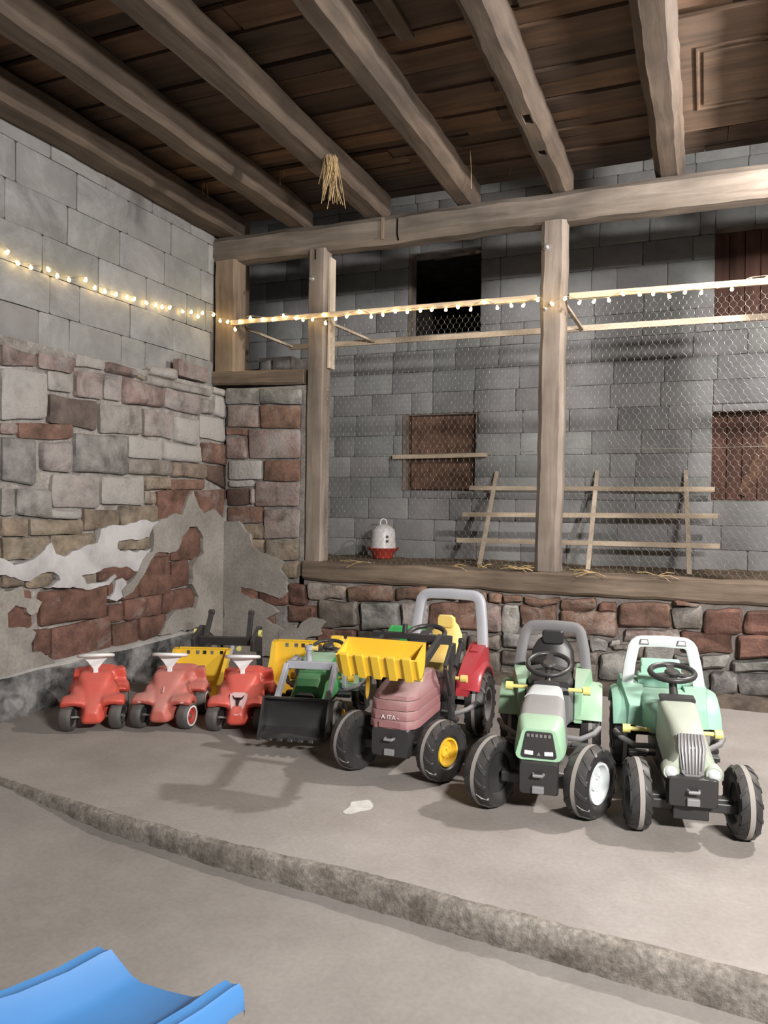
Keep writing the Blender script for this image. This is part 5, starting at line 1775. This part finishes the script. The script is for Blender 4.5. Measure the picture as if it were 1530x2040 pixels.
# ------------------------------------------------------------ yellow tubs with slotted rims
def tub(parent, w0=.34, w1=.37, h=.30, d=.24):
    mb = MB()
    th = .010
    # back wall leaning back, floor, front lip
    bt, bb = (-d * .62, h), (-d * .38, .05)
    bw0, bw1 = w0 / 2, w1 / 2
    zs_ = h * .86
    yb_ = lerp(bb[0], bt[0], (zs_ - bb[1]) / (bt[1] - bb[1]))
    mb.loft([[Vector((-bw0, bb[0], bb[1])), Vector((bw0, bb[0], bb[1])), Vector((bw0, bb[0] - th, bb[1])), Vector((-bw0, bb[0] - th, bb[1]))],
             [Vector((-bw1, yb_, zs_)), Vector((bw1, yb_, zs_)), Vector((bw1, yb_ - th, zs_)), Vector((-bw1, yb_ - th, zs_))]])
    # slotted strip: bars between five holes
    zt_ = h * .945
    yt_ = lerp(bb[0], bt[0], (zt_ - bb[1]) / (bt[1] - bb[1]))
    hs = [(-.78, -.64), (-.40, -.27), (-.12, .03), (.15, .30), (.52, .66)]
    edges = [-1.0] + [v_ for p in hs for v_ in p] + [1.0]
    for a, b in zip(edges[0::2], edges[1::2]):
        xa, xb = a * bw1, b * bw1
        mb.loft([[Vector((xa, yb_, zs_)), Vector((xb, yb_, zs_)), Vector((xb, yb_ - th, zs_)), Vector((xa, yb_ - th, zs_))], [Vector((xa, yt_, zt_)), Vector((xb, yt_, zt_)), Vector((xb, yt_ - th, zt_)), Vector((xa, yt_ - th, zt_))]])
    mb.loft([[Vector((-bw1, yt_, zt_)), Vector((bw1, yt_, zt_)), Vector((bw1, yt_ - th, zt_)), Vector((-bw1, yt_ - th, zt_))], [Vector((-bw1 + .012, bt[0], h)), Vector((bw1 - .012, bt[0], h)), Vector((bw1 - .012, bt[0] - th, h)), Vector((-bw1 + .012, bt[0] - th, h))]])
    # floor
    mb.loft([[Vector((-bw0, bb[0], bb[1])), Vector((bw0, bb[0], bb[1])), Vector((bw0, bb[0], bb[1] - th)), Vector((-bw0, bb[0], bb[1] - th))], [Vector((-bw0, d * .35, .018)), Vector((bw0, d * .35, .018)), Vector((bw0, d * .35, .008)), Vector((-bw0, d * .35, .008))],
             [Vector((-bw0 * .98, d * .48, .026)), Vector((bw0 * .98, d * .48, .026)), Vector((bw0 * .98, d * .48, .016)), Vector((-bw0 * .98, d * .48, .016))]])
    o = mb.build('tub_shell', 'yellow', parent, smooth=30)
    for sd in (-1, 1):
        sp = [(bb[0], bb[1]), (d * .40, .02), (d * .46, .10), (d * .16, .15), (-d * .12, .22), (-d * .40, h * .98), (bt[0], h)]
        rings = []
        out = []
        for (y, z) in sp:
            k = (z - .02) / (h - .02)
            x = sd * (lerp(bw0, bw1, k))
            out.append(Vector((x, y, z)))
        mb = MB().prism(out, (sd * .010, 0, 0))
        for a, b in zip(out[1:], out[2:]):
            mb.beam(a + Vector((sd * .008, 0, 0)), b + Vector((sd * .008, 0, 0)), .026, .008)
        mb.build('tub_side', 'yellow', o, smooth=30)
    MB().beam((-bw1 + .01, bt[0] - .006, h), (bw1 - .01, bt[0] - .006, h), .022, .012).build('tub_rim', 'yellow', o, bevel=.004)
    return o


lt = thing('loader_attachment', (-3.245, 4.50, 0), heading(.32, -.95), 'yellow slotted loader bucket on a black lift frame, before the kerb end', 'loader bucket')
tub(lt)
yy, ox = -.27, -.13
MB().beam((.20 + ox, yy, .335), (-.20 + ox, yy, .335), .05, .06).build('crossbar', 'black', lt, bevel=.005)
for sd in (-1, 1):
    xx = sd * .20 + ox
    MB().prism([(xx, yy + .10, .36), (xx, yy - .10, .43), (xx, yy - .16, .42), (xx, yy - .19, .01), (xx, yy - .13, .01), (xx, yy - .10, .24), (xx, yy + .10, .28)], (sd * .03, 0, 0)).build('side_frame', 'black', lt, bevel=.005)
    MB().beam((xx - sd * .04, yy - .02, .34), (xx - sd * .05, yy - .14, .52), .035, .03, up=(0, 1, 0)).tube([(xx - sd * .03, yy - .14, .52), (xx - sd * .07, yy - .14, .52)], .022, 10).build('lift_arm', 'black', lt, bevel=.004)
    MB().lathe([(sd * .03, .012), (sd * .03, .026), (sd * .05, .026), (sd * .05, .012)], 'x', (xx, yy - .05, .385), 14).build('ring_nut', 'pin', lt, smooth=40)
MB().beam((-.19, yy + .03, .30), (-.17, yy + .13, .20), .02, .03).build('link', 'greyblue', lt, bevel=.003)
MB().lathe([(yy + .03, 0), (yy + .03, .018), (yy + .06, .018), (yy + .06, 0)], 'y', (-.24, 0, .29), 12).build('ring_nut', 'pin', lt, smooth=40)
MB().beam((.12 + ox, yy + .02, .31), (.12 + ox, yy + .14, .16), .03, .03).build('link', 'black', lt, bevel=.003)
lt2 = thing('loader_attachment', (-2.66, 4.86, 0), heading(.25, -.97), 'yellow slotted loader bucket standing behind the green tractor', 'loader bucket')
tub(lt2, .35, .38, .34, .26)
MB().beam((.15, -.20, .24), (-.15, -.20, .24), .05, .05).build('crossbar', 'black', lt2, bevel=.005)
for sd in (-1, 1):
    MB().beam((sd * .13, -.20, .24), (sd * .13, -.24, .005), .04, .03, up=(0, 1, 0)).build('side_frame', 'black', lt2, bevel=.004)

# ------------------------------------------------------------ green trailer behind the loader tractor
tr = thing('toy_trailer', (-1.88, 5.10, 0), heading(.1, -1), 'bright green toy trailer tub half hidden behind the raised yellow bucket', 'toy trailer')
mb = MB()
A = [(-.26, -.20, .24), (.26, -.20, .24), (.26, .20, .24), (-.26, .20, .24)]
B_ = [(-.20, -.16, .47), (.20, -.16, .47), (.18, .16, .40), (-.18, .16, .40)]
Ai = [(-.23, -.17, .26), (.23, -.17, .26), (.23, .17, .26), (-.23, .17, .26)]
Bi = [(-.18, -.14, .47), (.18, -.14, .47), (.165, .14, .40), (-.165, .14, .40)]
vs = [Vector(p) for p in A + B_ + Ai + Bi]
fs = [(0, 1, 2, 3)] + [(i, (i + 1) % 4, 4 + (i + 1) % 4, 4 + i) for i in range(4)] + [(4 + i, 4 + (i + 1) % 4, 12 + (i + 1) % 4, 12 + i) for i in range(4)] + [(12 + i, 12 + (i + 1) % 4, 8 + (i + 1) % 4, 8 + i) for i in range(4)] + [(8, 9, 10, 11)]
tb = mb.add(vs, fs).build('tub', 'green_bright', tr, bevel=.008)
MB().box((-.02, -.128, .425), (.20, .014, .065)).build('inset_panel', 'green', tb, bevel=.006)
MB().box((0, 0, .20), (.12, .40, .05)).build('chassis', 'black', tr, bevel=.006)
for sd in (-1, 1):
    make_wheel(tr, (sd * .20, -.03, .11), .11, .07, 'yellow', sd, 0, 11)
MB().tube([(-.19, -.03, .11), (.19, -.03, .11)], .012, 8).box((0, -.03, .155), (.04, .04, .09)).build('axle', 'black', tr)
MB().beam((0, .15, .20), (0, .25, .02), .03, .03).build('drawbar', 'black', tr, bevel=.003)

# ------------------------------------------------------------ blue slide whose foot reaches into view
PL, PR = onz(207, 1888, .22), onz(466, 1957, .22)
ax = (PR - PL)
ax.z = 0
wid = ax.length
ax.normalize()
dirn = Vector((-ax.y, ax.x, 0))
if dirn.y > 0:
    dirn = -dirn
dirn = Vector((-0.16, -1.0, 0)).normalized()
mid = (PL + PR) / 2
zf = low_z(mid.x)
sld = thing('slide', (mid.x, mid.y - .1, zf), 0, 'blue plastic toddler slide chute with raised side rims, on the lower floor', 'slide')
hw = wid / 2
sect = [(-hw - .030, -.075), (-hw - .026, -.02), (-hw - .014, .0), (-hw - .004, -.007), (-hw + .010, -.007), (-hw + .022, .0), (-hw + .085, -.075), (-hw * .4, -.092), (0, -.096), (hw * .4, -.092), (hw - .085, -.075), (hw - .022, .0), (hw - .010, -.007), (hw + .004, -.007), (hw + .014, .0), (hw + .026, -.02), (hw + .030, -.075)]
sect = [(x, z * .68) for x, z in sect]
rings = []
for (s_, dz, k) in ((-.010, -.03, .96), (0, -.004, 1), (.03, 0, 1), (.12, .002, 1.0), (.25, .018, 1.02), (.40, .055, 1.04), (.60, .14, 1.05), (.85, .29, 1.05), (1.1, .45, 1.05)):
    c_ = mid + dirn * s_
    up_ring = [Vector((c_.x, c_.y, 0)) + ax * x * k + Vector((0, 0, .225 + dz + z)) for x, z in sect]
    lo_ring = [p - Vector((0, 0, .008)) for p in reversed(up_ring)]
    rings.append([p - Vector(sld.location) for p in up_ring + lo_ring])
MB().loft(rings).build('chute', 'blue', sld, smooth=50)
for s_, dz in ((.06, .0), (1.05, .40)):
    for sd in (-1, 1):
        p = mid + dirn * s_ + ax * sd * (hw + .006) - sld.location
        top = .225 + dz - .03 - zf
        MB().beam((p.x, p.y, 0.0), (p.x, p.y, top), .035, .035, up=(0, 1, 0)).build('leg', 'blue', sld, bevel=.006)
